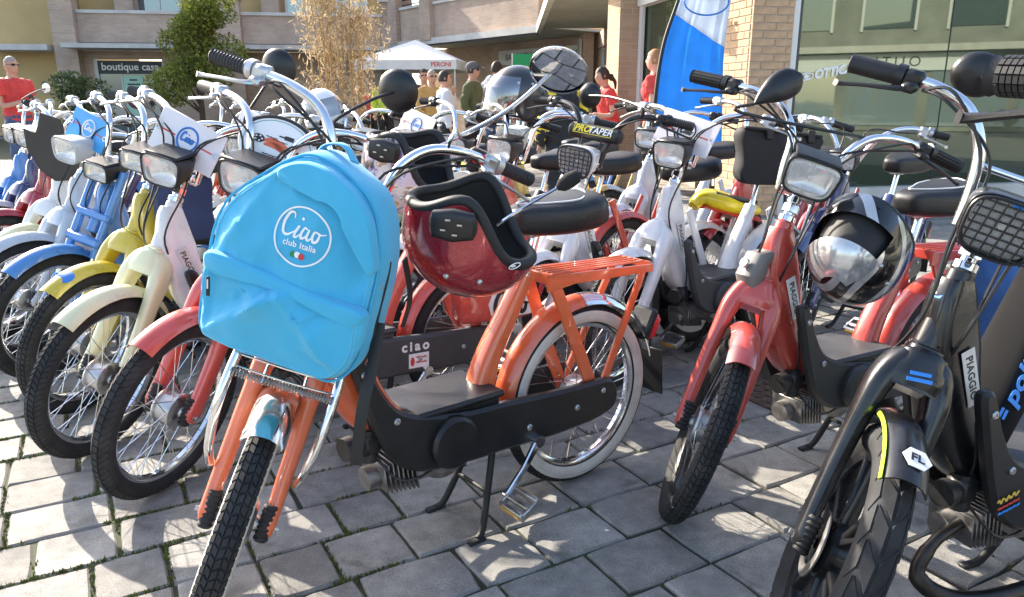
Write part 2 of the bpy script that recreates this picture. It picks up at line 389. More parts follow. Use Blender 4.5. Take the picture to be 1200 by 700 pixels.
def stays_mb():
    b = MB()
    for s in (-1, 1):
        b.sweep([(.0,s*.074,.275),(.06,s*.072,.42),(.15,s*.055,.645)], [(.006,.022),(.006,.02),(.006,.019)], n=8, p=6)
        b.sweep([(-.01,s*.076,.285),(-.2,s*.06,.632)], [(.005,.013),(.005,.012)], n=8, p=6)
    return b
def carrier_mb():
    b = MB()
    for s in (-1, 1): b.sweep([(.175,s*.062,.638),(.08,s*.066,.642),(-.23,s*.066,.628)], [(.004,.022),(.004,.016),(.004,.012)], n=8, p=6)
    for x, h in ((.16,.03),(-.02,.012),(-.225,.02)): b.box((x,0,.648 if x > 0 else .636),(.012,.128,h), None, .003)
    return b
def slat_mb(): return MB().box((-.035,0,.6525),(.36,.011,.006), Matrix.Rotation(R(-1.8),3,'Y'), .002)
def seat_mb():
    Z = [(.275,.805,.02,.012),(.262,.806,.045,.03),(.22,.806,.06,.038),(.15,.805,.085,.042),(.07,.808,.108,.045),(.0,.816,.116,.048),(-.045,.822,.104,.045),(-.062,.824,.07,.03)]
    Z = [(.115+(x-.107)*.82,z,a*.94,b_*1.05) for x,z,a,b_ in Z]; P = spl([(x,0,z) for x,z,_,_ in Z], 3); S = []
    for i in range(len(Z)-1):
        for j in range(3): t = j/3; S.append((Z[i][2]*(1-t)+Z[i+1][2]*t, Z[i][3]*(1-t)+Z[i+1][3]*t))
    S.append((Z[-1][2], Z[-1][3])); return MB().sweep(P, S, n=28, p=3.4)
def seat_piping_mb(): return MB().tube(spl([(.225,0,.8485),(.155,.042,.8485),(.065,.07,.855),(.005,.0,.869),(.065,-.07,.855),(.155,-.042,.8485)], 6, True), .0028, 6, closed=True)
def post_mb(): b = MB(); b.cyl((.205,0,.63),(.155,0,.785),.0125,n=14); b.cyl((.212,0,.61),(.198,0,.665),.019,n=14); b.box((.13,0,.765),(.14,.05,.012),None,.004); return b
COVER = [(-.03,.338),(-.058,.312),(-.066,.28),(-.052,.248),(-.015,.232),(.06,.222),(.2,.222),(.35,.23),(.45,.232),(.56,.243),(.625,.262),(.675,.305),(.71,.38),(.742,.48),(.765,.56),(.752,.576),(.728,.566),(.695,.49),(.655,.428),(.6,.397),(.52,.378),(.44,.366),(.35,.362),(.2,.35),(.06,.343)]
def cover_mb(s): 
    out = [(p.x, p.y) for p in spl([(x,z,0) for x,z in COVER], 3, True)]
    return MB().plate(out, *((.072,.104) if s > 0 else (-.104,-.072)), bev=.009)
def pulley_mb(s): return MB().lathe([(.067,.1*s),(.066,.118*s),(.058,.1265*s),(.0,.129*s)], 36, c=(.51,0,.306))
def bolt_mb(): return MB().lathe([(.0085,0),(.0085,.003),(.006,.0055),(.0035,.0055),(.003,.003),(0,.003)], 12)
def footboard_mb(): b = MB(); b.box((.475,0,.388),(.265,.2,.018),None,.007); b.box((.475,0,.37),(.25,.17,.03),None,.006); return b
def engine_mb():
    b = MB(); b.lathe([(.0,-.07),(.07,-.07),(.08,-.055),(.08,.05),(.06,.066),(0,.066)], 28, c=(.5,0,.265))
    for i in range(8): b.box((.585+.012*i,0,.232),(.004,.11,.1-.004*i), Matrix.Rotation(R(6),3,'Y'), .002)
    b.cyl((.56,0,.235),(.7,0,.225),.03,n=16); return b
def carb_mb():
    b = MB(); b.box((.70,.035,.335),(.05,.05,.06),None,.012); b.cyl((.70,.035,.29),(.70,.035,.37),.021,n=14); b.cyl((.66,.03,.335),(.76,.045,.34),.019,n=14); b.cyl((.745,.043,.34),(.77,.047,.34),.028,n=14)
    b.tube(spl([(.7,.05,.37),(.72,.07,.42),(.735,.07,.5)],5),.003,6); b.tube(spl([(.69,.05,.3),(.66,.09,.25),(.6,.09,.235),(.55,.08,.24)],5),.0035,6); return b
def exhaust_mb():
    b = MB(); b.tube(spl([(.6,-.02,.22),(.58,-.05,.17),(.46,-.085,.16),(.3,-.1,.17)],6), .012, 10); b.tube(spl([(.34,-.1,.165),(.26,-.103,.172),(.0,-.11,.19),(-.12,-.112,.2)],4), [.012,.018,.026,.03,.032,.032,.032,.032,.031,.03,.026,.016,.012], 14); return b
def stand_mb():
    b = MB()
    for s in (-1, 1): b.tube(spl([(.345,s*.045,.235),(.37,s*.06,.15),(.415,s*.09,.03),(.44,s*.1,.008)],5), .0095, 10)
    b.cyl((.345,-.06,.235),(.345,.06,.235),.012,n=10); b.cyl((.385,-.07,.11),(.385,.07,.11),.006,n=8)
    for s in (-1, 1): b.box((.445,s*.102,.006),(.05,.022,.012),None,.003)
    return b
def crank_mb(s):
    d = V(.115,0,-.115)*s; b = MB(); o = V(.25,s*.115,.235); b.sweep([o, o+d*.5+V(0,s*.012,0), o+d+V(0,s*.014,0)], [(.008,.013),(.007,.010),(.008,.012)], n=10); b.cyl(o-V(0,s*.03,0), o+V(0,s*.012,0), .016, n=14); b.cyl(o+d, o+d+V(0,s*.095,0), .005, n=8); return b
def pedal_mb(s):
    c = V(.25,s*.18,.235)+V(.115,0,-.115)*s; b = MB(); M = Matrix.Rotation(R(28),3,'Y')
    for q in (-1, 1): b.box(c+M @ V(q*.028,0,0), (.012,.09,.026), M, .003)
    for q in (-1, 1): b.box(c+V(0,q*.044,0), (.05,.008,.02), M, .002)
    b.cyl(c-V(0,.05,0), c+V(0,.05,0), .009, n=10); return b
def pedal_reflector_mb(s): c = V(.25,s*.18,.235)+V(.115,0,-.115)*s; M = Matrix.Rotation(R(28),3,'Y'); return MB().box(c+M @ V(.0352,0,0),(.004,.07,.016),M,.001).box(c-M @ V(.0352,0,0),(.004,.07,.016),M,.001)
def tail_mb(): b = MB(); b.box((-.292,0,.425),(.045,.075,.085), Matrix.Rotation(R(-28),3,'Y'), .014); return b
def tail_base_mb(): return MB().box((-.268,0,.437),(.03,.085,.1), Matrix.Rotation(R(-28),3,'Y'), .008)
def flap_mb(): return MB().box((-.325,0,.27),(.006,.085,.15), Matrix.Rotation(R(4),3,'Y'), .002)
# bars
BARS = {'high': [(.0,.86,.05),(.0,.92,.062),(-.005,1.0,.075),(-.03,1.05,.12),(-.06,1.066,.19),(-.11,1.056,.28),(-.16,1.04,.375)],
        'low': [(.0,.86,.04),(.0,.9,.06),(-.0,.96,.1),(-.02,1.0,.16),(-.05,1.01,.22),(-.08,1.0,.27),(-.11,.99,.33)],
        'cross': [(.0,.86,.045),(.0,.93,.055),(-.005,1.0,.075),(-.02,1.055,.12),(-.04,1.072,.18),(-.06,1.07,.25),(-.08,1.062,.34)]}
def bar_pts(kind, s):
    z0 = .86; x0 = ax(z0)
    return [V(x0+dx-(z-z0)*.18, s*y, z) for dx, z, y in BARS[kind]]
def bar_mb(kind):
    L_ = bar_pts(kind, 1); Rr = bar_pts(kind, -1); b = MB(); b.tube(spl(L_, 6), .0112, 12); b.tube(spl(Rr, 6), .0112, 12)
    b.cyl(L_[0], Rr[0], .0112, n=12)
    if kind == 'cross': b.cyl((L_[2]*.6+L_[1]*.4), (Rr[2]*.6+Rr[1]*.4), .007, n=10)
    return b
def grip_ends(kind, s):
    P = bar_pts(kind, s); return P[-2]*.9+P[-1]*.1, P[-1]+(P[-1]-P[-2]).normalized()*.012
def grip_mb(kind, s, style):
    a, e = grip_ends(kind, s); d = (e-a); L_ = d.length; b = MB(); N = 26 if style == 'rib' else 34
    P = [a+d*i/N for i in range(N+1)]
    if style == 'knurl':
        b.tube([a, a+d*.03, a+d*.06, e-d*.06, e-d*.02, e], [.021,.021,.0165,.0165,.019,.015], 16)
        t = d.normalized(); u = t.orthogonal().normalized(); w_ = t.cross(u)
        for i in range(16):
            for j in range(14):
                an = 2*math.pi*j/14; n_ = u*math.cos(an)+w_*math.sin(an); b.box(a+d*(.1+.82*i/16)+n_*.0172, (.0043,.0066,.0032), Matrix((t, n_.cross(t)*-1, n_)).transposed(), 0)
    elif style == 'foam': b.tube([a, a+d*.02, a+d*.5, e-d*.02, e], [.016,.0185,.0185,.0185,.015], 16)
    else: b.tube(P, [(.0205 if i in (1, 2) else .0175 if i % 2 else .0155) for i in range(N)]+[.014], 14)
    return b
def control_mb(kind, s):
    a, e = grip_ends(kind, s); d = (e-a).normalized(); b = MB(); c = a-d*.028
    x = V(0,0,1).cross(d).normalized(); M = Matrix((x, d, V(0,0,1))).transposed()
    b.box(c, (.038,.042,.036), M, .008); b.cyl(a-d*.012, a+d*.004, .023, n=16); b.box(c+V(.022,0,-.014), (.04,.03,.02), M, .006); return b
def lever_mb(kind, s, long=1.0):
    a, e = grip_ends(kind, s); d = (e-a); f = V(1,0,0)
    return MB().sweep(spl([a-d*.22+f*.03-V(0,0,.016), a+d*.05+f*.05-V(0,0,.02), a+d*.5+f*.052-V(0,0,.026), a+d*(1.0*long)+f*.047-V(0,0,.036), a+d*(1.12*long)+f*.052-V(0,0,.036)], 4),
        [(.005,.009)]*4+[(.0045,.008)]*4+[(.004,.007)]*4+[(.005,.007)]*4+[(.0065,.0075)], side=(0,0,1), n=10)
def cable_mb(kind, s, k):
    a, e = grip_ends(kind, s); d = (e-a).normalized(); c = a-d*.05
    P = [c+V(.03,0,-.012), c-d*.05+V(.055,0,-.02+.02*k), V(ax(.98)+.05+.02*k, s*(.05+.02*k), .985), V(ax(.85)+.045+.015*k, s*(.045+.01*k), .84), V(ax(.7)+.05, s*.04, .70), V(.775, s*.05, .56)]
    if k == 2: P[-2:] = [A0+SD*.36+FP*.07+V(0,s*.06,0), A0+SD*.12+FP*.07+V(0,s*.088,0)]
    return MB().tube(spl(P, 6), .0032, 6)
def stem_mb(): b = MB(); b.cyl(axp(.775), axp(.885), .0155, n=16); b.tube([axp(.787), axp(.79), axp(.803), axp(.805)], [.02,.024,.024,.021], 20); b.tube([axp(.812), axp(.814), axp(.832), axp(.834)], [.02,.023,.023,.02], 6); b.tube([axp(.838), axp(.85)], .019, 16); b.box(axp(.868), (.05,.1,.028), Matrix.Rotation(-RAKE,3,'Y'), .008); return b
LC = V(ax(.9)+.125, 0, .905)
def lamp_ring(n, hw, hh, p, taper=0):
    out = []
    for i in range(n):
        a = 2*math.pi*i/n; c, s = math.cos(a), math.sin(a); y = hw*math.copysign(abs(c)**(2/p), c); z = hh*math.copysign(abs(s)**(2/p), s); out.append((y*(1+taper*z/hh), z))
    return out
def loft_x(rings, cap0=True, cap1=True):
    b = MB(); n = len(rings[0][1]); vs = []; fs = []
    for x, rg, dz in rings: vs += [(x, y, z+dz) for y, z in rg]
    for k in range(len(rings)-1):
        for i in range(n): fs.append((k*n+i, k*n+(i+1) % n, (k+1)*n+(i+1) % n, (k+1)*n+i))
    if cap0: fs.append(tuple(range(n)))
    if cap1: fs.append(tuple((len(rings)-1)*n+i for i in range(n))[::-1])
    return b.add(vs, fs)
LAMPS = {'trapezoid': (.077,.056,4.2,.10,.13), 'rectangle': (.07,.04,6,.0,.15), 'barrel': (.085,.062,3.6,.03,.15), 'grille': (.083,.068,3.4,.12,.12)}
def lamp_mb(kind):
    hw, hh, p, tp, dp = LAMPS[kind]; L_ = lambda k, j=1: lamp_ring(32, hw*k, hh*k*j, p, tp)
    return loft_x([(-dp,L_(.55,.8),.01),(-dp+.01,L_(.66,.85),.01),(-dp*.5,L_(.9,.95),.004),(-.012,L_(1.0),0),(0,L_(1.02),0),(.006,L_(1.0),0),(.006,L_(.93),0),(-.004,L_(.91),0),(-.02,L_(.8),0),(-.035,L_(.55),0),(-.04,L_(.2),0)])
def lamp_lens_mb(kind):
    hw, hh, p, tp, dp = LAMPS[kind]; L_ = lambda k: lamp_ring(32, hw*k, hh*k, p, tp)
    return loft_x([(.001,L_(.92),0),(.008,L_(.86),0),(.013,L_(.6),0),(.015,L_(.3),0)])
def lamp_peak_mb(kind):
    hw, hh, p, tp, dp = LAMPS[kind]; return MB().box((-.055,0,hh*1.0),(.11,hw*1.75,.012), None, .004)
def lamp_grille_mb(kind):
    hw, hh, p, tp, dp = LAMPS[kind]; b = MB()
    for i in range(-3, 4): b.cyl((.019,hw*.25*i,-hh*.86),(.019,hw*.27*i,hh*.86),.0022,n=6)
    for i in range(-3, 4): b.cyl((.0185,-hw*.88,hh*.26*i),(.0185,hw*.88,hh*.26*i),.0022,n=6)
    rg = [(.018,y,z) for y,z in lamp_ring(32,hw*.95,hh*.95,p,tp)]; b.tube(rg,.004,6,closed=True); return b
def mirror_mb(kind, s):
    a, e = grip_ends('high', s); b = MB(); c = V(.62,s*.34,1.2)
    if kind == 'round': b.lathe([(0,.0),(.03,.003),(.055,.012),(.064,.022),(.064,.03),(.06,.03)], 32, axis='X', c=(c.x-.03+.03,c.y,c.z))
    else:
        P = [c+V(0,-s*.075,-.03), c+V(0,-s*.04,-.012), c+V(0,s*.0,0), c+V(0,s*.045,.012), c+V(0,s*.065,.015)]; b.sweep(P, [(.01,.006),(.016,.028),(.02,.046),(.016,.04),(.006,.014)], side=(1,0,0), n=18, p=2.4)
    return b
def mirror_stalk_mb(kind, s): return MB().tube(spl([(.60,s*.16,1.08),(.61,s*.18,1.12),(.62,s*.265,1.165),(.62,s*.3,1.19)],5), .0048, 8)
def mirror_glass_mb(kind, s):
    if kind == 'round': return MB().lathe([(0,.0305),(.058,.0305)], 32, axis='X', c=(.62,s*.34,1.2))
    c = V(.602,s*.345,1.2); return MB().sweep([c-V(0,s*.045,.016), c-V(0,s*.02,.006), c+V(0,s*.03,.007), c+V(0,s*.05,.012)], [(.004,.018),(.004,.035),(.004,.038),(.004,.016)], side=(1,0,0), n=14, p=2.4)
def badge_mb(): return MB().box((0,0,0),(.125,.034,.0016),None,.0006)
def nose_mb(): return MB().sweep([axp(.70,.02), axp(.68,.045), axp(.63,.048), axp(.6,.03)], [(.028,.012),(.036,.026),(.038,.03),(.03,.02)], n=16, p=3)
PL = frame(V(.737,.0475,.585), (-.33,0,-.94), (-.94,0,.33))

def moped(label, rear, heading, steer, cfg, group):
    """builds one moped: every part is a mesh of its own under the empty; the steered parts turn about the real steering axis"""
    c = dict(frame=whitep, fork=None, guard=None, rguard=None, cover=blackp, bars='high', lamp='trapezoid', lampmat=blackp, tread='herring', mr=.029, wheel='spoke', ww=False, grip='rib',
             mirror=None, mirror_side=1, seat=vinyl, rack=None, fender=(60,150), badge=True, lod=0, levers=alu, stand=True, placard=None, name='moped', fork_kind='pressed', stays=None, lampz=0, letters=None, tail=True, rim=chrome, mask=())
    c.update(cfg); lod = c['lod']
    fork = c['fork'] or c['frame']; guard = c['guard'] or fork; rguard = c['rguard'] or guard; rack = c['rack']; stays = c['stays'] or c['frame']
    S = Matrix.Translation(A0) @ Matrix.Rotation(R(steer), 4, SD) @ Matrix.Translation(-A0)
    if c.get('front'):
        q = Matrix.Rotation(R(heading), 4, 'Z') @ S @ V(WB,0,WR); rear = (c['front'][0]-q.x, c['front'][1]-q.y)
    root = empty(c['name'], (rear[0], rear[1], 0), R(heading), label, 'moped', group)
    # settle the turned front wheel on the ground
    axle = S @ V(WB,0,WR); nz = (S.to_3x3() @ V(0,1,0)).z; low = axle.z-c['mr']-(WR-c['mr'])*math.sqrt(1-nz*nz)
    root.matrix_basis = root.matrix_basis @ Matrix.Rotation(math.atan2(low, WB), 4, 'Y') @ Matrix.Rotation(R(c.get('lean',0)), 4, 'X')
    mask = c['mask']
    def P(name, key, fn, m, parent=root, M=None, sharp=38):
        if name in mask: return None
        return link(name, cached((name,)+tuple(key), fn, sharp), m, parent, M)
    def wheel(M):
        t = P('wheel', (c['tread'], c['mr'], lod > 0), lambda: tyre(c['tread'], c['mr'], lod), rubber, root, M, 30)
        if c['wheel'] == 'mag': P('rim', ('mag',), mag_mb, satin, t)
        elif c['wheel'] == 'five': P('rim', ('five',), five_spoke_mb, c['rim'], t)
        else:
            P('rim', ('r',), rim_mb, c['rim'], t); sp = P('spokes', ('s',), spokes_mb, chrome, t); P('hub', ('h',), hub_mb, alu, t)
        if c['ww']:
            for s in (-1, 1): P('whitewall', (s, c['mr']), lambda s=s: MB().lathe([(r_, s*(math.sqrt(.0282**2-(r_-.241)**2)+.0009)) for r_ in (.2205,.224,.228,.233,.239,.245,.25,.2545)], 72), whitewall, t)
    wheel(Matrix.Translation((0,0,WR))); wheel(S @ Matrix.Translation((WB,0,WR)))
    P('frame', (), frame_mb, c['frame'])
    P('seat_mast', (), mast_mb, stays)
    g = P('mudguard', ('r0',), fender_mb(8,88,(0,0,WR)), stays); P('mudguard', ('r1',), fender_mb(88.5,166,(0,0,WR)), rguard)
    f0, f1 = c['fender']; P('mudguard', ('f',f0,f1), fender_mb(f0,f1,(WB,0,WR),.297), guard, M=S)
    if c['fork_kind'] == 'pressed': P('fork', (), fork_mb, fork, M=S, sharp=50)
    else: fk = P('fork', ('t',), telefork_mb, fork, M=S); P('stanchions', (), stanch_mb, chrome, fk)
    for s in (-1, 1):
        P('axle_link', (s,), lambda s=s: link_mb(s), steel if c['wheel'] == 'mag' else alu, M=S)
        if c['fork_kind'] == 'pressed': P('fork_boot', (s,), lambda s=s: boot_mb(s), matteb, M=S)
    P('steering_stem', (), stem_mb, chrome, M=S)
    hb = P('handlebar', (c['bars'],), lambda: bar_mb(c['bars']), chrome if not c.get('black_bars') else satin, M=S)
    if hb:
        for s in (-1, 1):
            P('grip', (c['bars'],s,c['grip']), lambda s=s: grip_mb(c['bars'], s, c['grip']), gripm, hb)
            P('brake_lever', (c['bars'],s), lambda s=s: lever_mb(c['bars'], s), c['levers'], hb); P('lever_housing', (c['bars'],s), lambda s=s: control_mb(c['bars'], s), blackp if c['levers'] is not alu else alu, hb)
            if lod < 2:
                P('cable', (c['bars'],s,0), lambda s=s: cable_mb(c['bars'], s, 0), cablem, hb); P('cable', (c['bars'],s,1), lambda s=s: cable_mb(c['bars'], s, 1), cablem, hb) if lod == 0 else None
    if c['lamp']:
        k = c['lamp']; lp = P('headlamp', (k,), lambda: lamp_mb(k), c['lampmat'], M=S @ Matrix.Translation(LC+V(0,0,c['lampz'])) @ Matrix.Rotation(R(c.get('lamptilt',4)), 4, 'Y') @ Matrix.Scale(c.get('lampsize',.9), 4))
        P('reflector', (k,), lambda: loft_x([(-.002,lamp_ring(32,LAMPS[k][0]*.9,LAMPS[k][1]*.9,LAMPS[k][2],LAMPS[k][3]),0)]+[(-.002-.034*math.sin(a),lamp_ring(32,LAMPS[k][0]*.9*math.cos(a),LAMPS[k][1]*.9*math.cos(a),2+(LAMPS[k][2]-2)*math.cos(a),0),0) for a in (.4,.8,1.2,1.45)], False, True), reflm if k != 'grille' else mat('dark_reflector',(.12,.12,.125),.35,.8), lp); P('bulb', (), lambda: MB().cyl((-.03,0,0),(-.008,0,0),.008,n=12,bev=.003), mat('bulb_glass',(.8,.78,.7),.1), lp)
        P('lens', (k,), lambda: lamp_lens_mb(k), lensm, lp)
        if k in ('trapezoid','rectangle'): P('peak', (k,), lambda: lamp_peak_mb(k), c['lampmat'], lp)
        if k == 'grille': P('grille', (k,), lambda: lamp_grille_mb(k), blackp, lp)
    if c['mirror']:
        s = c['mirror_side']; k = c['mirror']; mr = P('mirror', (k,s), lambda: mirror_mb(k,s), blackp, M=S)
        P('mirror_stalk', (k,s), lambda: mirror_stalk_mb(k,s), chrome if k == 'round' else blackp, mr); P('mirror_glass', (k,s), lambda: mirror_glass_mb(k,s), mirrorg, mr)
    st = P('seat', (), seat_mb, c['seat']); P('seat_post', (), post_mb, chrome)
    if st and lod == 0: P('piping', (), seat_piping_mb, pipingm, st)
    if rack:
        cr = P('carrier', (), carrier_mb, rack)
        for i in range(5): P('slat', (), slat_mb, rack, cr, Matrix.Translation((0,-.044+.022*i,0)))
    P('stays', (), stays_mb, stays)
    if c['tail']: tb = P('tail_lamp', (), tail_base_mb, blackp); P('lens', ('tail',), tail_mb, redlens, tb); P('mudflap', (), flap_mb, matteb)
    for s in (-1, 1):
        cv = P('side_cover', (s,), lambda s=s: cover_mb(s), c['cover'], sharp=30)
        if lod < 2:
            P('pulley_cap', (s,), lambda s=s: pulley_mb(s), c['cover'], cv)
            if s > 0:
                for x, z in ((.27,.275),(.10,.285),(.0,.31),(.735,.53),(.66,.40)): P('bolt', (), bolt_mb, alu, cv, Matrix.Translation((x,.1035,z)))
    if c['letters'] and lod < 2: letters(c['letters'], .046, whitep, root, frame(V(.285,.1052,.322),(-1,0,-.04),(0,0,1)), bold=.0016, space=1.4)
    P('footboard', (), footboard_mb, c.get('footmat', greyp))
    if lod < 2:
        P('engine', (), engine_mb, steel); P('carburettor', (), carb_mb, mat('dark_engine', (.05,.05,.05), .5, .6, noise_s=40, noise_a=.4)); P('exhaust', (), exhaust_mb, c.get('exhaust', chrome))
        for s in (-1, 1):
            ck = P('crank', (s,), lambda s=s: crank_mb(s), chrome); pd = P('pedal', (s,), lambda s=s: pedal_mb(s), alu); P('reflector', (s,), lambda s=s: pedal_reflector_mb(s), amber, pd)
    if c['stand']: P('stand', (), stand_mb, matteb)
    if c['badge'] and lod < 2:
        bd = P('badge', (), badge_mb, c.get('badgemat', mat('badge_silver', (.62,.6,.56), .4)), M=PL); letters('PIAGGIO', .024, blackprint, bd, Matrix.Translation((0,-.001,.0012)), bold=.0004, space=1.05)
    if c.get('nose'):
        ns = P('horn_cover', (), nose_mb, c['nose']); 
    if c['placard']:
        pm, logo = c['placard']; pl = P('placard', (), lambda: MB().box((0,0,0),(.255,.14,.004),None,.0015), pm, M=S @ frame(V(ax(.99)+.05,0,.985),(0,1,0),(-.35,0,.94)) @ Matrix.Rotation(R(-10),4,'Z'))
        P('ring', ('pl',), lambda: MB().tube([(.038*math.cos(a),.038*math.sin(a)+.005,.0025) for a in [2*math.pi*i/28 for i in range(28)]],.0035,6,closed=True), logo, pl)
        link('lettering', cached(('ciao_small',), lambda: ciao_mesh(.05,.13)), logo, pl, Matrix.Translation((0,.008,.0026)))
        for sx in (-1,1): P('print_line', (sx,), lambda sx=sx: MB().box((sx*.078,.0,.0024),(.06,.005,.0012)), redprint, pl); P('eyelet', (sx,), lambda sx=sx: MB().lathe([(.006,.0),(.012,.003),(.006,.003)],14,axis='Z',c=(sx*.115,0,.002)), alu, pl)
    return root, S
# ------------------------------------------------------------------ ground, pavement
def stone_mat(name, c0, c1, objrand=.22):
    m = bpy.data.materials.new(name); m.use_nodes = True; n = m.node_tree; b = n.nodes['Principled BSDF']; L = n.links.new
    geo = n.nodes.new('ShaderNodeNewGeometry'); t = n.nodes.new('ShaderNodeTexNoise'); t.inputs['Scale'].default_value = 3.2; t.inputs['Detail'].default_value = 8; L(geo.outputs['Position'], t.inputs['Vector'])
    t2 = n.nodes.new('ShaderNodeTexNoise'); t2.inputs['Scale'].default_value = 420; t2.inputs['Detail'].default_value = 2; L(geo.outputs['Position'], t2.inputs['Vector'])
    t3 = n.nodes.new('ShaderNodeTexNoise'); t3.inputs['Scale'].default_value = 22; t3.inputs['Detail'].default_value = 8; L(geo.outputs['Position'], t3.inputs['Vector'])
    cr = n.nodes.new('ShaderNodeValToRGB'); cr.color_ramp.elements[0].color = (*c0,1); cr.color_ramp.elements[1].color = (*c1,1); cr.color_ramp.elements[0].position = .34; cr.color_ramp.elements[1].position = .66; L(t.outputs['Fac'], cr.inputs[0])
    def rng(src, a, b_, lo=.3, hi=.7):
        q = n.nodes.new('ShaderNodeMapRange'); q.inputs['From Min'].default_value = lo; q.inputs['From Max'].default_value = hi; q.inputs['To Min'].default_value = a; q.inputs['To Max'].default_value = b_; L(src, q.inputs['Value']); return q.outputs[0]
    oi = n.nodes.new('ShaderNodeObjectInfo')
    f = rng(oi.outputs['Random'], 1-objrand, 1+objrand, 0, 1); f2 = rng(t2.outputs['Fac'], .62, 1.38); f3 = rng(t3.outputs['Fac'], .8, 1.18)
    m1 = n.nodes.new('ShaderNodeMath'); m1.operation = 'MULTIPLY'; L(f, m1.inputs[0]); L(f2, m1.inputs[1])
    m2 = n.nodes.new('ShaderNodeMath'); m2.operation = 'MULTIPLY'; L(m1.outputs[0], m2.inputs[0]); L(f3, m2.inputs[1])
    sc_ = n.nodes.new('ShaderNodeVectorMath'); sc_.operation = 'SCALE'; L(cr.outputs[0], sc_.inputs[0]); L(m2.outputs[0], sc_.inputs['Scale']); L(sc_.outputs[0], b.inputs['Base Color'])
    t4 = n.nodes.new('ShaderNodeTexNoise'); t4.inputs['Scale'].default_value = 7; t4.inputs['Detail'].default_value = 5; t4.inputs['Distortion'].default_value = .6; L(geo.outputs['Position'], t4.inputs['Vector'])
    st_ = rng(t4.outputs['Fac'], 0, .55, .62, .72); mxx = n.nodes.new('ShaderNodeMix'); mxx.data_type = 'RGBA'; L(st_, mxx.inputs[0]); L(sc_.outputs[0], mxx.inputs[6]); mxx.inputs[7].default_value = (.07,.065,.055,1); L(mxx.outputs[2], b.inputs['Base Color'])
    b.inputs['Roughness'].default_value = .82; b.inputs['Specular IOR Level'].default_value = .3
    bp = n.nodes.new('ShaderNodeBump'); bp.inputs['Strength'].default_value = .6; bp.inputs['Distance'].default_value = .0016; L(t2.outputs['Fac'], bp.inputs['Height'])
    bp2 = n.nodes.new('ShaderNodeBump'); bp2.inputs['Strength'].default_value = .5; bp2.inputs['Distance'].default_value = .004; L(t3.outputs['Fac'], bp2.inputs['Height']); L(bp.outputs[0], bp2.inputs['Normal']); L(bp2.outputs[0], b.inputs['Normal'])
    return m
paverm = stone_mat('paver_stone', (.205,.197,.182), (.325,.31,.28))
def two_mat(name, c0, c1, scale, lo=.42, hi=.58, rough=.9, bump=.5):
    m = bpy.data.materials.new(name); m.use_nodes = True; n = m.node_tree; b = n.nodes['Principled BSDF']; L = n.links.new
    geo = n.nodes.new('ShaderNodeNewGeometry'); t = n.nodes.new('ShaderNodeTexNoise'); t.inputs['Scale'].default_value = scale; t.inputs['Detail'].default_value = 8; L(geo.outputs['Position'], t.inputs['Vector'])
    cr = n.nodes.new('ShaderNodeValToRGB'); e = cr.color_ramp.elements; e[0].position = lo; e[1].position = hi; e[0].color = (*c0,1); e[1].color = (*c1,1); L(t.outputs['Fac'], cr.inputs[0]); L(cr.outputs[0], b.inputs['Base Color'])
    b.inputs['Roughness'].default_value = rough
    if bump:
        bp = n.nodes.new('ShaderNodeBump'); bp.inputs['Strength'].default_value = bump; bp.inputs['Distance'].default_value = .004; L(t.outputs['Fac'], bp.inputs['Height']); L(bp.outputs[0], b.inputs['Normal'])
    return m
jointm = two_mat('joint_soil', (.04,.037,.03), (.05,.065,.018), 14)
groundm = two_mat('far_ground', (.2,.19,.175), (.27,.26,.24), 1.4, .3, .7)
def sheet(x0, x1, y0, y1, z): return MB().add([(x0,y0,z),(x1,y0,z),(x1,y1,z),(x0,y1,z)], [(0,1,2,3)])
link('ground', sheet(-250,250,-250,250,-.03), groundm, label='pale stone ground of the square', kind='structure')
PA = R(30); PAX = V(math.cos(PA), math.sin(PA), 0); PBX = V(-math.sin(PA), math.cos(PA), 0)
pavement = link('pavement', sheet(-16,9,-6,30,-.011), jointm, label='mossy soil joints under the grey stone pavers', kind='structure')
def project(p):
    c, s = math.cos(PITCH), math.sin(PITCH); dz = p.z-CAM_H; zc = p.y*c-dz*s; yc = -(dz*c+p.y*s)
    return (600+FPX*p.x/zc, 350+FPX*yc/zc, zc) if zc > .1 else None
cells = []
for r in range(-45, 110):
    b0 = 1.17+.19*r; a = -14+rnd.random()*.3
    while a < 18:
        ln = rnd.choice((.165,.25,.25,.265,.235,.19)); ctr = PAX*(a+ln/2)+PBX*(b0+.095); q = project(ctr)
        if q and -180 < q[0] < 1380 and q[1] < 860 and q[2] < 16 and ctr.y < 15: cells.append((q[2], a, ln, b0))
        elif -3.5 < ctr.y < 9 and abs(ctr.x) < 6: cells.append((60+ctr.length, a, ln, b0))
        a += ln
cells.sort()
def paver_mb(L_, seed):
    r = random.Random(seed); hx, hy = (L_-.007)/2, .0915; b = MB()
    base = [(-1,-1),(-.3,-1),(.35,-1),(1,-1),(1,-.1),(1,1),(.3,1),(-.35,1),(-1,1),(-1,.1)]
    o = [(x*hx+r.gauss(0,.0016)-(.004 if abs(x) == abs(y) == 1 else 0)*x*r.random(), y*hy+r.gauss(0,.0016)-(.004 if abs(x) == abs(y) == 1 else 0)*y*r.random()) for x, y in base]; n = len(o)
    k = [(x*(1-.0055/hx), y*(1-.0055/hy)) for x, y in o]
    vs = [(x,y,r.gauss(0,.0007)) for x,y in k]+[(x,y,-.0045-abs(r.gauss(0,.0015))) for x,y in o]+[(x,y,-.03) for x,y in o]
    return b.add(vs, [tuple(range(n))]+[(i,n+i,n+(i+1)%n,(i+1)%n) for i in range(n)]+[(n+i,2*n+i,2*n+(i+1)%n,n+(i+1)%n) for i in range(n)])
far = MB(); man_c = V(1.06, 2.86, 0)
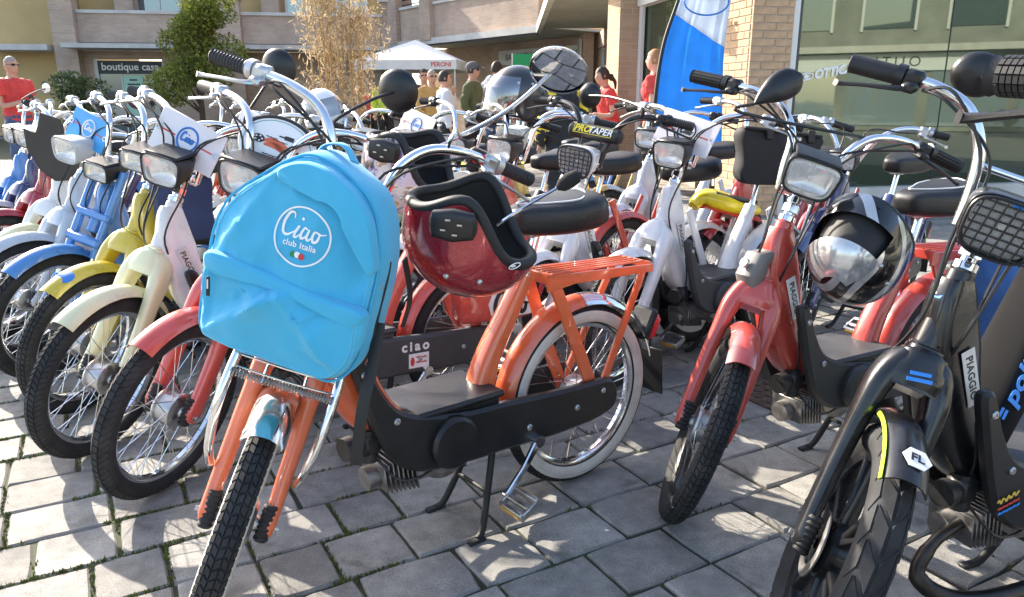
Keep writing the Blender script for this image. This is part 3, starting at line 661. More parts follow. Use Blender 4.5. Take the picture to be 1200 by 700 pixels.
for i, (zc, a, ln, b0) in enumerate(cells):
    ctr = PAX*(a+ln/2)+PBX*(b0+.095)
    if (ctr-man_c).length < .02: continue
    M = Matrix.Translation(ctr+V(0,0,rnd.uniform(-.005,.001))) @ Matrix.Rotation(PA+rnd.gauss(0,.004), 4, 'Z') @ Matrix.Rotation(rnd.gauss(0,.006), 4, 'X') @ Matrix.Rotation(rnd.gauss(0,.005), 4, 'Y')
    if i < 300: sd_ = i % 9; link('paver', cached(('paver', ln, sd_), lambda: paver_mb(ln, sd_*7+int(ln*1000)), 25), paverm, pavement, M)
    else:
        t = MB().box((0,0,-.02),(ln-.013,.19-.013,.04)); far.add([M @ Vector(p) for p in t.v], [t.f[k] for k in (5,)]+[t.f[0], t.f[1], t.f[2], t.f[3]])
link('paver_field', far.mesh('paver_field', 0), stone_mat('paver_stone_far', (.205,.197,.182), (.325,.31,.28), .05), pavement, kind='stuff')
# moss in the joints, thicker on the open left
mo = MB()
for (zc, a, ln, b0) in cells:
    if zc > 4.2: continue
    ctr = PAX*(a+ln/2)+PBX*(b0+.095); dens = (60 if ctr.x < -.35 else 8)
    for k in range(int(dens*2)):
        if rnd.random() < .3: p = PAX*a+PBX*(b0+rnd.random()*.19)+PAX*rnd.gauss(0,.003)
        else: p = PAX*(a+rnd.random()*ln)+PBX*b0+PBX*rnd.gauss(0,.003)
        if noise.noise(p*6)+.2*noise.noise(p*23) < (-.05 if ctr.x < -.3 else .14): continue
        h = rnd.uniform(.002,.007); an = rnd.random()*6.28; d = V(math.cos(an),math.sin(an),0)*rnd.uniform(.002,.005); p = V(p.x,p.y,-.007)
        mo.add([p-d, p+d, p+V(rnd.gauss(0,.003),rnd.gauss(0,.003),.007+h)], [(0,1,2)])
link('moss', mo.mesh('moss', 0), mat('moss_green', (.10,.125,.025), .9, noise_s=60, noise_a=.5), label='green moss and weeds growing in the paver joints', cat='moss', kind='stuff')
# iron drain cover
dc = empty('drain_cover', (man_c.x,man_c.y,.0), PA, 'rusty brown iron drain cover set in the paving under the red moped', 'drain cover')
rust = mat('rusty_iron', (.12,.075,.05), .8, .3, noise_s=30, noise_a=.5, bump=.6, bump_s=90)
link('rim', MB().box((0,0,.002),(.46,.46,.008),None,.003), rust, dc)
stud = cached(('stud',), lambda: MB().box((0,0,.008),(.036,.014,.006),None,.002))
for i in range(-4,5):
    for j in range(-4,5): link('stud', stud, rust, dc, Matrix.Translation((i*.046,j*.046,0)) @ Matrix.Rotation(R(45 if (i+j) % 2 else -45),4,'Z'))

# ------------------------------------------------------------------ the mopeds
orange = paint('orange_paint', (.70,.135,.045)); coral = paint('coral_red_paint', (.60,.075,.055)); red = paint('red_paint', (.50,.06,.042)); cream = paint('cream_paint', (.78,.76,.46)); white = paint('white_paint', (.74,.74,.73))
yellow = paint('mustard_yellow_paint', (.55,.42,.03)); blue = paint('blue_paint', (.06,.22,.55)); navy = paint('navy_paint', (.03,.045,.14)); palegrey = paint('pale_grey_paint', (.55,.57,.6)); cherry = paint('dark_cherry_paint', (.33,.02,.03)); gold = paint('gold_paint', (.55,.36,.08))
lightlamp = mat('pale_grey_plastic', (.55,.55,.53), .4, noise_s=12, noise_a=.1)
whiteprint_card = mat('white_card', (.78,.74,.75), .5); bluecard = mat('blue_card', (.06,.36,.75), .5)
GL, GR, GB = 'mopeds parked in the left row', 'mopeds parked in the right row', 'mopeds parked farther back'
B1, S1 = moped('orange moped with whitewall tyres carrying a blue backpack and burgundy helmet', (.195,2.075), -141.8, 62,
    dict(frame=orange, rack=orange, rguard=chrome, guard=chrome, fender=(74,150), ww=True, tread='zigzag', seat=vinyl, badge=False, footmat=blackp, lamp='trapezoid', levers=alu), GL)
B2, S2 = moped('coral red moped with oval number board and red and white fuel tank', (-.13,2.69), -144.5, 40, dict(front=(-.965,1.985), frame=coral, cover=greyp, letters='ciao', tread='rib', fender=(62,150), grip='foam', badge=False), GL)
B3, S3 = moped('white moped with cream fork and long cream front mudguard', (-.53,2.93), -139.5, 36, dict(frame=white, fork=cream, rguard=white, fender=(57,150), tread='herring', placard=(whiteprint_card, blueprint)), GL)
B4, S4 = moped('mustard yellow moped parked between the cream forked and the blue one', (-.77,3.27), -139.5, 36, dict(frame=yellow, fender=(57,150), tread='zigzag', lamp='rectangle', lamptilt=8, lean=1.5, badge=False), GL)
B5, S5 = moped('blue moped with telescopic fork and small rectangular headlamp', (-1.1,3.62), -139.5, 30, dict(frame=blue, fender=(54,150), fork_kind='tele', lean=-1.5, lamp='rectangle', lampz=-.07, tread='herring', bars='high', badge=False, lod=1), GL)
B6, S6 = moped('pale grey moped with large barrel headlamp and blue card', (-1.36,3.88), -139.5, 26, dict(frame=palegrey, fork=palegrey, fender=(45,150), lamp='barrel', lampmat=lightlamp, tread='herring', placard=(bluecard, whitep), lod=1, badge=False, grip='foam'), GL)
B7, S7 = moped('white moped with black front shield in place of its headlamp', (-1.62,4.2), -139.5, 46, dict(frame=white, guard=cream, fender=(45,150), lamp=None, lod=1, badge=False, bars='low'), GL)
B8, S8 = moped('dark cherry red moped beside the one with the black shield', (-1.92,4.58), -139.5, 20, dict(frame=cherry, fender=(45,150), lod=2, badge=False), GL)
B9, S9 = moped('navy moped parked behind the cherry red one', (-2.22,4.95), -139.5, 20, dict(frame=navy, guard=palegrey, fender=(45,150), lod=2, badge=False), GL)
B10, S10 = moped('blue moped with white rear mudguard, last of the left row', (-2.55,5.35), -139.5, 18, dict(frame=blue, rguard=white, lod=2, badge=False), GL)
B12, S12 = moped('red moped with black teardrop mirror and full face helmet hung on it', (1.41,2.42), -152, 50,
    dict(front=(.517,1.864), rim=satin, lampz=.028, lampsize=.88, frame=red, rack=red, fender=(66,150), tread='zigzag', grip='knurl', levers=blackp, letters='ciao', nose=mat('grey_horn_cover',(.16,.15,.14),.5), cover=mat('dark_green_grey_plastic',(.028,.03,.03),.45,noise_s=12), badgemat=mat('badge_white',(.8,.8,.78),.4), exhaust=steel), GR)
B13, S13 = moped('black moped with grille headlamp and mag wheels', (1.50,1.83), -160, 52,
    dict(front=(.625,1.285), lampsize=.84, frame=satin, tread='big', mr=.036, wheel='mag', fender=(68,150), lamp='grille', lampmat=satin, bars='cross', levers=blackp, grip='foam', badgemat=mat('badge_silver',(.62,.6,.56),.4), exhaust=steel), GR)
B11, S11 = moped('white moped with white card and dark bag on its seat', (1.22,3.46), -141, 12, dict(frame=white, fork=white, rguard=white, fender=(60,150), cover=greyp, placard=(whiteprint_card, blackprint), bars='high', lod=0, levers=alu), GR)
B14, S14 = moped('white moped with black and yellow handlebar pad', (.86,3.42), -142, 20, dict(frame=white, stays=white, wheel='five', rim=white, lamp='grille', lampmat=white, bars='cross', black_bars=True, cover=blackp, lod=1, levers=blackp, lampz=-.02), GR)
fill = [('red moped squeezed in behind the orange one', (.56,3.74), dict(frame=red, lod=1)), ('black moped behind the red one in the middle', (.30,4.02), dict(frame=satin, lod=2, lamp='barrel', levers=blackp)), ('cream moped with white card in the middle crowd', (.08,4.30), dict(frame=cream, lod=2, placard=(whiteprint_card, blueprint))),
  ('yellow moped in the middle crowd', (-.40,4.87), dict(frame=yellow, lod=2, levers=blackp)), ('silver grey moped at the back of the crowd', (-.92,5.49), dict(frame=palegrey, lod=2)), ('cherry red moped far behind the white ones', (1.74,4.18), dict(frame=cherry, lod=2)), ('blue moped near the feather flag', (.58,5.56), dict(frame=blue, lod=2)),
  ('navy moped behind the red one beside the shop glass', (2.0,3.85), dict(frame=navy, rguard=white, lod=1, bars='low', lamp='rectangle', lampz=-.05)), ('white moped with black card behind the yellow one', (-.62,3.95), dict(frame=white, lod=2, placard=(whiteprint_card, blackprint))), ('orange moped deep in the crowd', (-1.5,5.9), dict(frame=orange, lod=2))]
for i_, (lb, rp_, cf) in enumerate(fill): moped(lb, rp_, -141+3*math.sin(i_*2.1), 14+9*math.sin(i_*1.7), dict(badge=False, lean=2*math.sin(i_*3.3), **cf), GB)
B15, S15 = moped('gold framed moped standing behind the one with the handlebar pad', (.62,5.0), -141, 15, dict(frame=gold, guard=palegrey, lod=2, badge=False, lampmat=lightlamp), GB)
B16, S16 = moped('grey moped with round mirror behind the white ones', (1.35,4.75), -141, 15, dict(frame=palegrey, lod=2, badge=False, levers=blackp), GB)
B17, S17 = moped('white moped standing behind the coral red one', (-.2,4.55), -140, 22, dict(frame=white, lod=2, badge=False, bars='low'), GB)
B18, S18 = moped('dark moped parked in front of the dried bamboo', (-.75,5.1), -140, 22, dict(frame=navy, lod=2, badge=False), GB)
# ------------------------------------------------------------------ buildings round the square
def brick_mat(name, c1, c2, mortar, sx=1.0, rough=.9):
    m = bpy.data.materials.new(name); m.use_nodes = True; n = m.node_tree; b = n.nodes['Principled BSDF']; L = n.links.new
    tc = n.nodes.new('ShaderNodeTexCoord'); sp = n.nodes.new('ShaderNodeSeparateXYZ'); L(tc.outputs['Object'], sp.inputs[0])
    ad = n.nodes.new('ShaderNodeMath'); ad.operation = 'ADD'; L(sp.outputs[0], ad.inputs[0]); L(sp.outputs[1], ad.inputs[1])
    cb = n.nodes.new('ShaderNodeCombineXYZ'); L(ad.outputs[0], cb.inputs[0]); L(sp.outputs[2], cb.inputs[1])
    br = n.nodes.new('ShaderNodeTexBrick'); L(cb.outputs[0], br.inputs['Vector']); br.inputs['Scale'].default_value = 1
    br.inputs['Brick Width'].default_value = .26; br.inputs['Row Height'].default_value = .07; br.inputs['Mortar Size'].default_value = .006
    br.inputs['Color1'].default_value = (*c1,1); br.inputs['Color2'].default_value = (*c2,1); br.inputs['Mortar'].default_value = (*mortar,1); br.inputs['Mortar Smooth'].default_value = .3
    t = n.nodes.new('ShaderNodeTexNoise'); t.inputs['Scale'].default_value = 1.1; t.inputs['Detail'].default_value = 9; L(tc.outputs['Object'], t.inputs['Vector'])
    mp = n.nodes.new('ShaderNodeMapRange'); mp.inputs['From Min'].default_value = .3; mp.inputs['From Max'].default_value = .7; mp.inputs['To Min'].default_value = .78; mp.inputs['To Max'].default_value = 1.18; L(t.outputs['Fac'], mp.inputs['Value'])
    vs = n.nodes.new('ShaderNodeVectorMath'); vs.operation = 'SCALE'; L(br.outputs['Color'], vs.inputs[0]); L(mp.outputs[0], vs.inputs['Scale']); L(vs.outputs[0], b.inputs['Base Color'])
    bp = n.nodes.new('ShaderNodeBump'); bp.invert = True; bp.inputs['Strength'].default_value = .7; bp.inputs['Distance'].default_value = .01; L(br.outputs['Fac'], bp.inputs['Height']); L(bp.outputs[0], b.inputs['Normal'])
    b.inputs['Roughness'].default_value = rough; return m
brickm = brick_mat('pinkish_brick', (.52,.38,.29), (.44,.325,.245), (.48,.42,.35))
brickt = brick_mat('tan_brick', (.46,.32,.21), (.40,.27,.17), (.5,.4,.29))
brick1 = mat('brick_tan', (.50,.33,.20), .9, noise_s=9, noise_a=.2, bump=.5, bump_s=70)
mortarm = mat('mortar', (.42,.34,.25), .95, noise_s=30, noise_a=.2)
concrete = mat('pale_concrete', (.55,.53,.49), .8, noise_s=2.5, noise_a=.15, bump=.2, bump_s=40)
soffitm = mat('soffit_plaster', (.42,.41,.36), .85, noise_s=2, noise_a=.1)
ochre = mat('ochre_plaster', (.52,.37,.17), .9, noise_s=1.2, noise_a=.1, bump=.2, bump_s=30)
dark_in = mat('dark_interior', (.05,.05,.05), .8, noise_s=2, noise_a=.5)
framem = mat('white_metal_frame', (.66,.66,.64), .4)
darkframe = mat('dark_metal_frame', (.04,.04,.045), .4)
mint = mat('mint_poster', (.40,.66,.52), .5)
signwhite = mat('sign_white', (.72,.74,.74), .45)
def glass_mat(name, tint, refl=.28, diff=(.05,.06,.05)):
    m = bpy.data.materials.new(name); m.use_nodes = True; n = m.node_tree; n.nodes.clear(); L = n.links.new
    o = n.nodes.new('ShaderNodeOutputMaterial'); g = n.nodes.new('ShaderNodeBsdfGlossy'); g.inputs['Roughness'].default_value = .015; g.inputs['Color'].default_value = (*tint,1)
    d = n.nodes.new('ShaderNodeBsdfDiffuse'); d.inputs['Color'].default_value = (*diff,1); fr = n.nodes.new('ShaderNodeLayerWeight'); fr.inputs['Blend'].default_value = .35
    mr = n.nodes.new('ShaderNodeMapRange'); mr.inputs['To Min'].default_value = refl; mr.inputs['To Max'].default_value = .9; L(fr.outputs['Fresnel'], mr.inputs['Value'])
    x = n.nodes.new('ShaderNodeMixShader'); L(mr.outputs[0], x.inputs[0]); L(d.outputs[0], x.inputs[1]); L(g.outputs[0], x.inputs[2]); L(x.outputs[0], o.inputs[0]); return m
shopglass = glass_mat('green_shop_glass', (.40,.47,.39), .24, (.04,.052,.036))
winglass = glass_mat('window_glass', (.7,.8,.85), .22, (.10,.13,.14))
paleglass = glass_mat('pale_shop_glass', (.8,.85,.9), .4, (.35,.42,.45))
def bxs(name, m, parent, *boxes, bev=0):
    b = MB()
    for (x0,x1,y0,y1,z0,z1) in boxes: b.box(((x0+x1)/2,(y0+y1)/2,(z0+z1)/2),(x1-x0,y1-y0,z1-z0),None,bev)
    return link(name, b.mesh(name, 0), m, parent)
# long brick building behind the square
LB = empty('brick_building', (-14.4,26,0), R(8), 'long pinkish brick building with terrace, piers and a home shop on its ground floor', 'building')
wl = bxs('wall', brickm, LB, (-.5,.5,0,.4,0,2.74),(2.72,11,0,.4,0,2.74),(.5,2.72,0,.4,2.5,2.74),(-.5,11,.0,.4,2.92,3.0))
for x0, x1 in ((-.45,.25),(4.6,5.4),(10.0,10.65)): p = bxs('pier', brickm, LB, (x0,x1,-.45,-.003,0,4.36)); bxs('cap', concrete, p, (x0-.08,x1+.08,-.53,.07,4.36,4.46))
for x0, x1 in ((.26,4.59),(5.41,9.99)):
    p = bxs('parapet', brickm, LB, (x0,x1,-.2,-.02,3.0,3.9)); bxs('coping', concrete, p, (x0,x1,-.26,.04,3.9,4.0))
    p = bxs('canopy', concrete, LB, (x0-.15,x1+.1,-1.35,-.004,2.76,2.9))
bxs('terrace_floor', concrete, LB, (-.5,11,.41,2.2,2.8,3.0))
uw = bxs('upper_wall', ochre, LB, (-.5,11,2.2,2.6,3.0,8.5))
for x0, x1 in ((1.5,2.9),(6.6,7.8),(8.4,9.4)):
    g = bxs('window', winglass, LB, (x0,x1,2.15,2.19,3.05,5.4)); bxs('frame', framem, g, (x0-.07,x0,2.1,2.2,3.02,5.45),(x1,x1+.07,2.1,2.2,3.02,5.45),((x0+x1)/2-.03,(x0+x1)/2+.03,2.1,2.149,3.05,5.4))
for x0 in (.9,3.3,5.8): bxs('column', brickm, LB, (x0,x0+.6,1.5,2.19,3.0,8.5))
sf = bxs('shopfront', winglass, LB, (.62,2.66,.12,.16,.1,2.02)); bxs('frame', framem, sf, (.5,.62,.05,.2,0,2.5),(2.66,2.72,.05,.2,0,2.5),(1.3,1.34,.1,.119,.1,2.02))
sg = bxs('shop_sign', mat('charcoal_sign',(.035,.04,.05),.5), LB, (.62,2.66,.06,.118,2.02,2.44)); letters('boutique casa', .33, whitep, sg, frame((1.64,.055,2.24),(1,0,0),(0,0,1)), bold=.006)
ps = bxs('poster', mint, sf, (1.36,1.98,.09,.115,.35,1.96)); 
DK = mat('dark_red_disc', (.16,.03,.035), .5)
link('sale_disc', MB().lathe([(0,0),(.27,0),(.27,.01)],32,axis='Y',c=(1.68,.08,1.15)), DK, sf); letters('-50%', .2, whitep, sf, frame((1.68,.074,1.15),(1,0,0),(0,0,1)), bold=.006)
[bxs('poster_line', blackprint, sf, (1.68-w_,1.68+w_,.085,.089,z_,z_+.05)) for w_, z_ in ((.12,1.8),(.2,1.66))]
OB = empty('ochre_building', (-14.4,26,0), R(8), 'plain ochre plastered building beside the brick one', 'building')
bxs('wall', ochre, OB, (-14,-.52,.5,8,0,9)); bxs('downpipe', framem, OB, (-.72,-.64,.4,.48,3.0,4.4)); bxs('canopy', concrete, OB, (-2.6,-.6,-.6,.49,2.72,2.9))
p = bxs('window', winglass, OB, (-6.6,-5.6,.44,.49,1.2,2.6)); bxs('frame', framem, p, (-6.7,-6.6,.4,.499,1.1,2.7),(-5.6,-5.5,.4,.499,1.1,2.7))
# angled wing with the bar
MBG = empty('brick_building', (-4.2,27.2,0), math.atan2(-.785,.62), 'angled brick wing with projecting parapet and a bar under its canopy', 'building')
bxs('parapet', brickm, MBG, (.75,7.9,0,.25,3.05,4.05)); bxs('railing', darkframe, MBG, (.75,7.9,.1,.14,4.35,4.4),(.75,7.9,.1,.14,4.2,4.23)); bxs('coping', concrete, MBG, (.75,7.9,-.05,.3,4.05,4.13))
for x0 in (.1,2.2): bxs('pier', brickm, MBG, (x0,x0+.62,-.15,.5,3.0,7.5))
bxs('canopy', concrete, MBG, (0,7.95,-.12,0,2.88,3.06)); bxs('canopy_drip', darkframe, MBG, (0,7.9,-.06,.0,2.83,2.879)); bxs('soffit', soffitm, MBG, (0,8.2,.003,3.2,2.98,3.05))
bxs('upper_wall', ochre, MBG, (0,8,2.4,2.8,3.05,8.5))
bxs('wall', brickm, MBG, (-1,3.6,2.3,2.7,0,2.97),(7.2,8.3,2.25,2.7,0,2.97),(3.6,7.2,2.3,2.7,2.7,2.97))
g = bxs('window', paleglass, MBG, (3.6,7.2,2.42,2.46,.3,2.28)); bxs('frame', framem, g, (3.6,3.66,2.36,2.48,.2,2.3),(5.35,5.41,2.36,2.419,.3,2.28),(7.14,7.2,2.36,2.48,.2,2.3))
sg = bxs('shop_sign', signwhite, MBG, (3.3,7.25,2.18,2.26,2.28,2.72)); letters('BAR  PASTICCERIA  GELATERIA', .27, mat('sign_grey',(.12,.14,.13),.6), sg, frame((5.4,2.175,2.5),(1,0,0),(0,0,1)), bold=.003, space=.92)
bxs('wall_lamp', mat('lamp_globe',(.8,.75,.62),.4), MBG, (7.5,7.75,2.05,2.2,2.5,2.6), bev=.04)
# side arcade towards the right
AR = empty('arcade_building', (.7,21.0,0), R(-90), 'brick arcade with deep soffit and glazed doors running along the square', 'building')
bxs('canopy', concrete, AR, (-.05,11.8,-.06,.06,2.86,3.08)); bxs('soffit', soffitm, AR, (0,11.8,.061,2.3,2.99,3.05)); bxs('parapet', brickm, AR, (0,11.8,.35,.6,3.06,4.4)); bxs('upper_wall', brickm, AR, (0,11.8,1.6,2,3.06,8.5))
bxs('wall', brickm, AR, (-3.2,-1.2,1.3,1.6,0,2.98),(-3.2,2.6,1.72,2.1,2.55,2.98),(3.8,11,1.72,2.1,0,2.98),(-1.2,-.6,1.75,2.1,0,2.54))
for x0, x1 in ((-.6,.7),(.76,2.3)): g = bxs('door', winglass, AR, (x0+.06,x1-.06,1.82,1.86,.08,2.5)); bxs('frame', framem, g, (x0,x0+.06,1.76,1.9,0,2.54),(x1-.06,x1,1.76,1.9,0,2.54),(x0+.06,x1-.06,1.77,1.819,1.95,2.05))
sg = bxs('shop_sign', signwhite, AR, (-2.9,-1.5,1.22,1.29,2.35,2.85)); [bxs('sign_mark', mat('sign_mark_%d' % i,c_,.6), sg, (-2.75+.33*i,-2.55+.33*i,1.21,1.219,2.42,2.78)) for i, c_ in enumerate(((.35,.38,.34),(.32,.36,.32),(.5,.52,.5),(.38,.45,.55)))]
# optician's corner on the right: brick pillars and green glass
E1 = R(13.3); SH = empty('shop_building', (2.24,7.42,0), E1, 'shop corner of tan brick pillars and large green glass panes', 'building')
core = bxs('pillar', mortarm, SH, (.006,.434,.006,.514,0,3.4))
def brk(L_): return cached(('brick', L_), lambda: MB().box((0,0,0),(L_-.009,.03,.06),None,.004), 20)
for k in range(40):
    z = .035+.07*k; off = k % 2
    for x0, L_ in (((0,.25),(.25,.19)) if off else ((0,.12),(.12,.25),(.37,.07))): link('brick', brk(L_), brick1, core, Matrix.Translation((x0+L_/2,.0135+rnd.uniform(-.002,.001),z)))
    for y0, L_ in (((.03,.22),(.25,.25)) if off else ((.03,.1),(.13,.25),(.38,.12))): link('brick', brk(L_), brick1, core, Matrix.Translation((.0135+rnd.uniform(-.002,.001),y0+L_/2,z)) @ Matrix.Rotation(math.pi/2,4,'Z'))
letters('90', .075, blackprint, core, frame((-.0035,.30,1.83),(0,-1,0),(0,0,1)))
bxs('pillar', brickt, SH, (-.27,.03,2.71,3.15,0,3.4)); bxs('upper_wall', brickt, SH, (-.27,7,0,.5,3.4,3.9),(-.27,.2,.5,3.1,3.4,3.9))
g = bxs('window', shopglass, SH, (.56,2.283,.1,.12,.25,3.3),(2.297,4.6,.1,.12,.25,3.3),(4.66,7.5,.1,.12,.25,3.3))
bxs('frame', framem, g, (.44,.505,.02,.16,0,3.39)); bxs('frame', darkframe, g, (.506,.56,.06,.18,0,3.39),(2.285,2.295,.095,.125,.25,3.3),(4.6,4.66,.06,.16,.25,3.3),(.56,7.5,.06,.18,3.3,3.39)); bxs('sill', concrete, g, (.56,7.5,.0,.3,0,.25))
lt = frame((.88,.095,1.375),(1,0,.17),(-.17,0,1)); letters('OTTICA M', .115, whitep, g, lt @ Matrix.Translation((.16,0,0)), bold=.006, shear=.2)
ey = MB(); ey.tube([(.075*math.cos(a),.032*math.sin(a),0) for a in [math.pi*2*i/24 for i in range(24)]],.008,6,closed=True); ey.ball((0,0,0),(.026,.026,.006),14,6); link('eye_logo', ey, whitep, g, lt @ Matrix.Translation((-.2,0,0)))
g = bxs('window', shopglass, SH, (.04,.06,.53,2.7,.25,2.25)); bxs('frame', framem, g, (-.02,.02,2.6,2.7,0,2.3),(.0,.1,.53,.57,.25,2.25)); bxs('header', framem, g, (-.05,.12,.53,2.7,2.26,2.62)); bxs('poster', mat('mint_window_poster',(.34,.5,.34),.5,noise_s=5,noise_a=.4), g, (.02,.036,.62,1.05,.4,2.2)); bxs('poster', mat('orange_window_poster',(.5,.28,.12),.5,noise_s=7,noise_a=.5), g, (.018,.03,1.0,1.5,.3,.95))
# across the square, behind the viewer: seen only in glass and chrome
OP = empty('opposite_building', (24,-8,0), math.atan2(.8,.6)+math.pi, 'pale building with an outlet shop mirrored in the green glass', 'building')
bxs('wall', mat('grey_render_wall',(.26,.26,.23),.9,noise_s=1,noise_a=.25), OP, (-16,16,0,2,0,9)); 
for z in (3.0,6.2): bxs('cornice', concrete, OP, (-16,16,-.5,-.003,z,z+.25))
for i in range(-5,6):
    g = bxs('window', winglass, OP, (i*3-.9,i*3+.9,-.05,-.01,3.9,5.7)); bxs('frame', framem, g, (i*3-1,i*3-.9,-.09,-.004,3.8,5.8),(i*3+.9,i*3+1,-.09,-.004,3.8,5.8)); bxs('shopfront', paleglass, OP, (i*3-1.3,i*3+1.3,-.05,-.01,.2,2.3)); bxs('shopfront', dark_in, OP, (i*3-1.3,i*3+1.3,-.06,-.02,2.32,2.7)) if i % 2 else None
sg = bxs('shop_sign', signwhite, OP, (-3.2,3.2,-.12,-.06,2.3,2.95)); letters('OUTLET', .55, blackprint, sg, frame((0,-.125,2.62),(1,0,0),(0,0,1)), space=1.4)
# ------------------------------------------------------------------ fittings of single mopeds
def loc_m(root, S=None):
    bpy.context.view_layer.update(); M = root.matrix_world.copy()
    return (M @ S if S is not None else M)
def add_mirror(root, S, side, bars, W_, r, stalkm, face=None, oval=1.0, back=blackp, kink=None):
    "mirror on a stalk from the bar to a point of the place; glass faces back to the rider unless turned"
    Mi = loc_m(root, S).inverted(); p = Mi @ W_; P = bar_pts(bars, side); base = P[3]*.4+P[4]*.6
    f = (Mi.to_3x3() @ Vector(face)).normalized() if face else V(-1,0,.05).normalized()
    u = V(0,0,1); u = (u-f*u.dot(f)).normalized(); rt = u.cross(f); M = Matrix((f, rt, u)).transposed().to_4x4(); M.translation = p
    T = Matrix.Diagonal((1,oval,1,1))
    mr = link('mirror', MB().lathe([(0,-.026),(r*.5,-.022),(r*.86,-.012),(r,.0),(r,.007),(r*.93,.008)], 36, axis='X'), back, root, S @ M @ T)
    link('mirror_glass', MB().lathe([(0,.0045),(r*.5,.0042),(r*.94,.003)], 36, axis='X'), mirrorg, mr)
    pts = [base, base+V(.01,0,.04)]+([Mi @ k for k in kink] if kink else [base*.45+p*.55+V(0,0,.03)])+[p-f*.016]
    link('mirror_stalk', MB().tube(spl(pts, 7), .0052, 8), stalkm, root, S)
add_mirror(B1, S1, 1, 'high', at(655,82,1.72), .056, chrome, face=(-.02,-.86,-.52), back=chrome, oval=1.25, kink=[at(547,156,1.70), at(600,126,1.71)])
add_mirror(B2, S2, 1, 'high', at(466,107,2.28), .066, blackp)
add_mirror(B3, S3, 1, 'high', at(326,80,2.45), .062, blackp)
add_mirror(B5, S5, 1, 'high', at(171,114,3.1), .046, blackp); add_mirror(B6, S6, 1, 'high', at(117,119,3.4), .042, blackp)
add_mirror(B14, S14, 1, 'cross', at(691,112,3.3), .055, blackp)
add_mirror(B10, S10, -1, 'high', at(54,104,5.2), .04, blackp, face=(.5,-1,0), oval=.7)
add_mirror(B13, S13, 1, 'cross', at(1146,88,1.72), .05, blackp, oval=1.15)
# teardrop mirror of the red moped
Mi = loc_m(B12, S12).inverted(); tdp = [Mi @ at(x, y, d) for x, y, d in ((884,122,1.95),(897,112,1.95),(912,103,1.95),(928,95,1.95),(937,90,1.95))]
sd_ = Mi.to_3x3() @ V(.2,.98,-.1)
mr = link('mirror', MB().sweep(spl(tdp,4), [(.006+.016*min(1,i/6)*(1 if i < 13 else .8), max(.003,.040*math.sin(math.pi*((i+.4)/17)**1.35)**.75)) for i in range(17)], side=sd_, n=18, p=2.3), blackp, B12, S12)
link('mirror_stalk', MB().tube(spl([bar_pts('high',1)[3], Mi @ at(868,132,1.98), tdp[0]],5), .0045, 8), blackp, B12, S12)
# orange: chrome crash hoop with wire tray and spring clip over the front wheel
def hoop():
    b = MB()
    for s in (-1,1): b.tube(spl([axp(.72,.075,s*.055), axp(.66,.11,s*.08), axp(.58,.15,s*.1), axp(.48,.17,s*.104), axp(.40,.14,s*.098), axp(.35,.075,s*.092), axp(.34,.05,s*.09)],6), .0095, 12)
    return b
hp = link('front_carrier', hoop(), chrome, B1, S1)
for i in range(7): link('wire', cached(('wire',i), lambda: MB().tube(spl([axp(.665-.020*i,.105+.010*i,-.078-.0035*i), axp(.665-.020*i,.118+.010*i,0), axp(.665-.020*i,.105+.010*i,.078+.0035*i)],5), .0022, 6)), chrome, hp)
for s in (-.4,.4): link('wire', cached(('wirev',s), lambda: MB().tube([axp(.67,.112,s*.09), axp(.53,.178,s*.1)], .0024, 6)), chrome, hp)
link('clip_spring', MB().tube([axp(.535,.172,-.1+.2*i/300)+FP*.0075*math.cos(i*.72)+SD*.0075*math.sin(i*.72) for i in range(301)], .0016, 5), steel, hp)
link('reflection_block', MB().box(axp(.615,.10), (.03,.07,.1), Matrix.Rotation(-RAKE-.5,3,'Y'), .01), mat('painted_blue_reflection',(.32,.42,.48),.35), B1, S1)  # added block, its blue-grey stands for the backpack mirrored in the chrome mudguard
# red kill switch housing on the bar
link('switch', MB().box(grip_ends('high',1)[0]+V(.012,-.05,.004),(.03,.05,.04),None,.008), blackp, B1, S1); link('switch_button', MB().box(grip_ends('high',1)[0]+V(.0295,-.05,.006),(.006,.026,.026),None,.003), mat('red_switch',(.65,.03,.03),.4), B1, S1)
# coral: fuel tank and oval number board
TKM = Matrix.Translation((.0,.088,-.075)); tk = link('fuel_tank', MB().sweep(spl([(.12,0,.50),(.08,0,.50),(-.1,0,.485),(-.21,0,.47)],3), [(.02,.045),(.032,.056),(.036,.062),(.038,.063),(.038,.063),(.038,.063),(.038,.061),(.036,.058),(.03,.05),(.02,.03)], n=24, p=4), coral, B2, TKM)
link('side_panel', MB().plate([(-.03,.44),(.0,.46),(.01,.50),(-.01,.54),(-.16,.535),(-.19,.5),(-.18,.44)], .0385,.0405,.001), whitep, tk)
link('lettering', ciao_mesh(.14,.09), blackprint, tk, frame((-.085,.0413,.487),(-1,0,-.06),(0,0,1)))
stk = link('sticker', MB().box((0,0,0),(.075,.05,.0012),None,.0004), whitep, B2, frame((.275,.1055,.272),(-1,0,-.04),(0,0,1)))
[link('print_mark', stroke_mesh([[(-.012+.004*i,y_+.0035*math.sin(i*2.6),.7+.5*(i % 2)) for i in range(11)]],.0035), redprint, stk, Matrix.Translation((0,0,.0006))) for y_ in (.011,-.006)]; link('print_mark', MB().ball((-.024,-.002,.0006),(.008,.016,.0008),12,6), redprint, stk)
ob = link('number_board', MB().lathe([(0,-.003),(.093,-.003),(.096,0),(.093,.003),(0,.003)],48,axis='X'), mat('board_white',(.8,.8,.8),.35,coat=.3), B2, S2 @ Matrix.Translation((ax(1.0)+.03,.01,.985)) @ Matrix.Rotation(R(-22),4,'Y') @ Matrix.Diagonal((1,1.35,.86,1)))
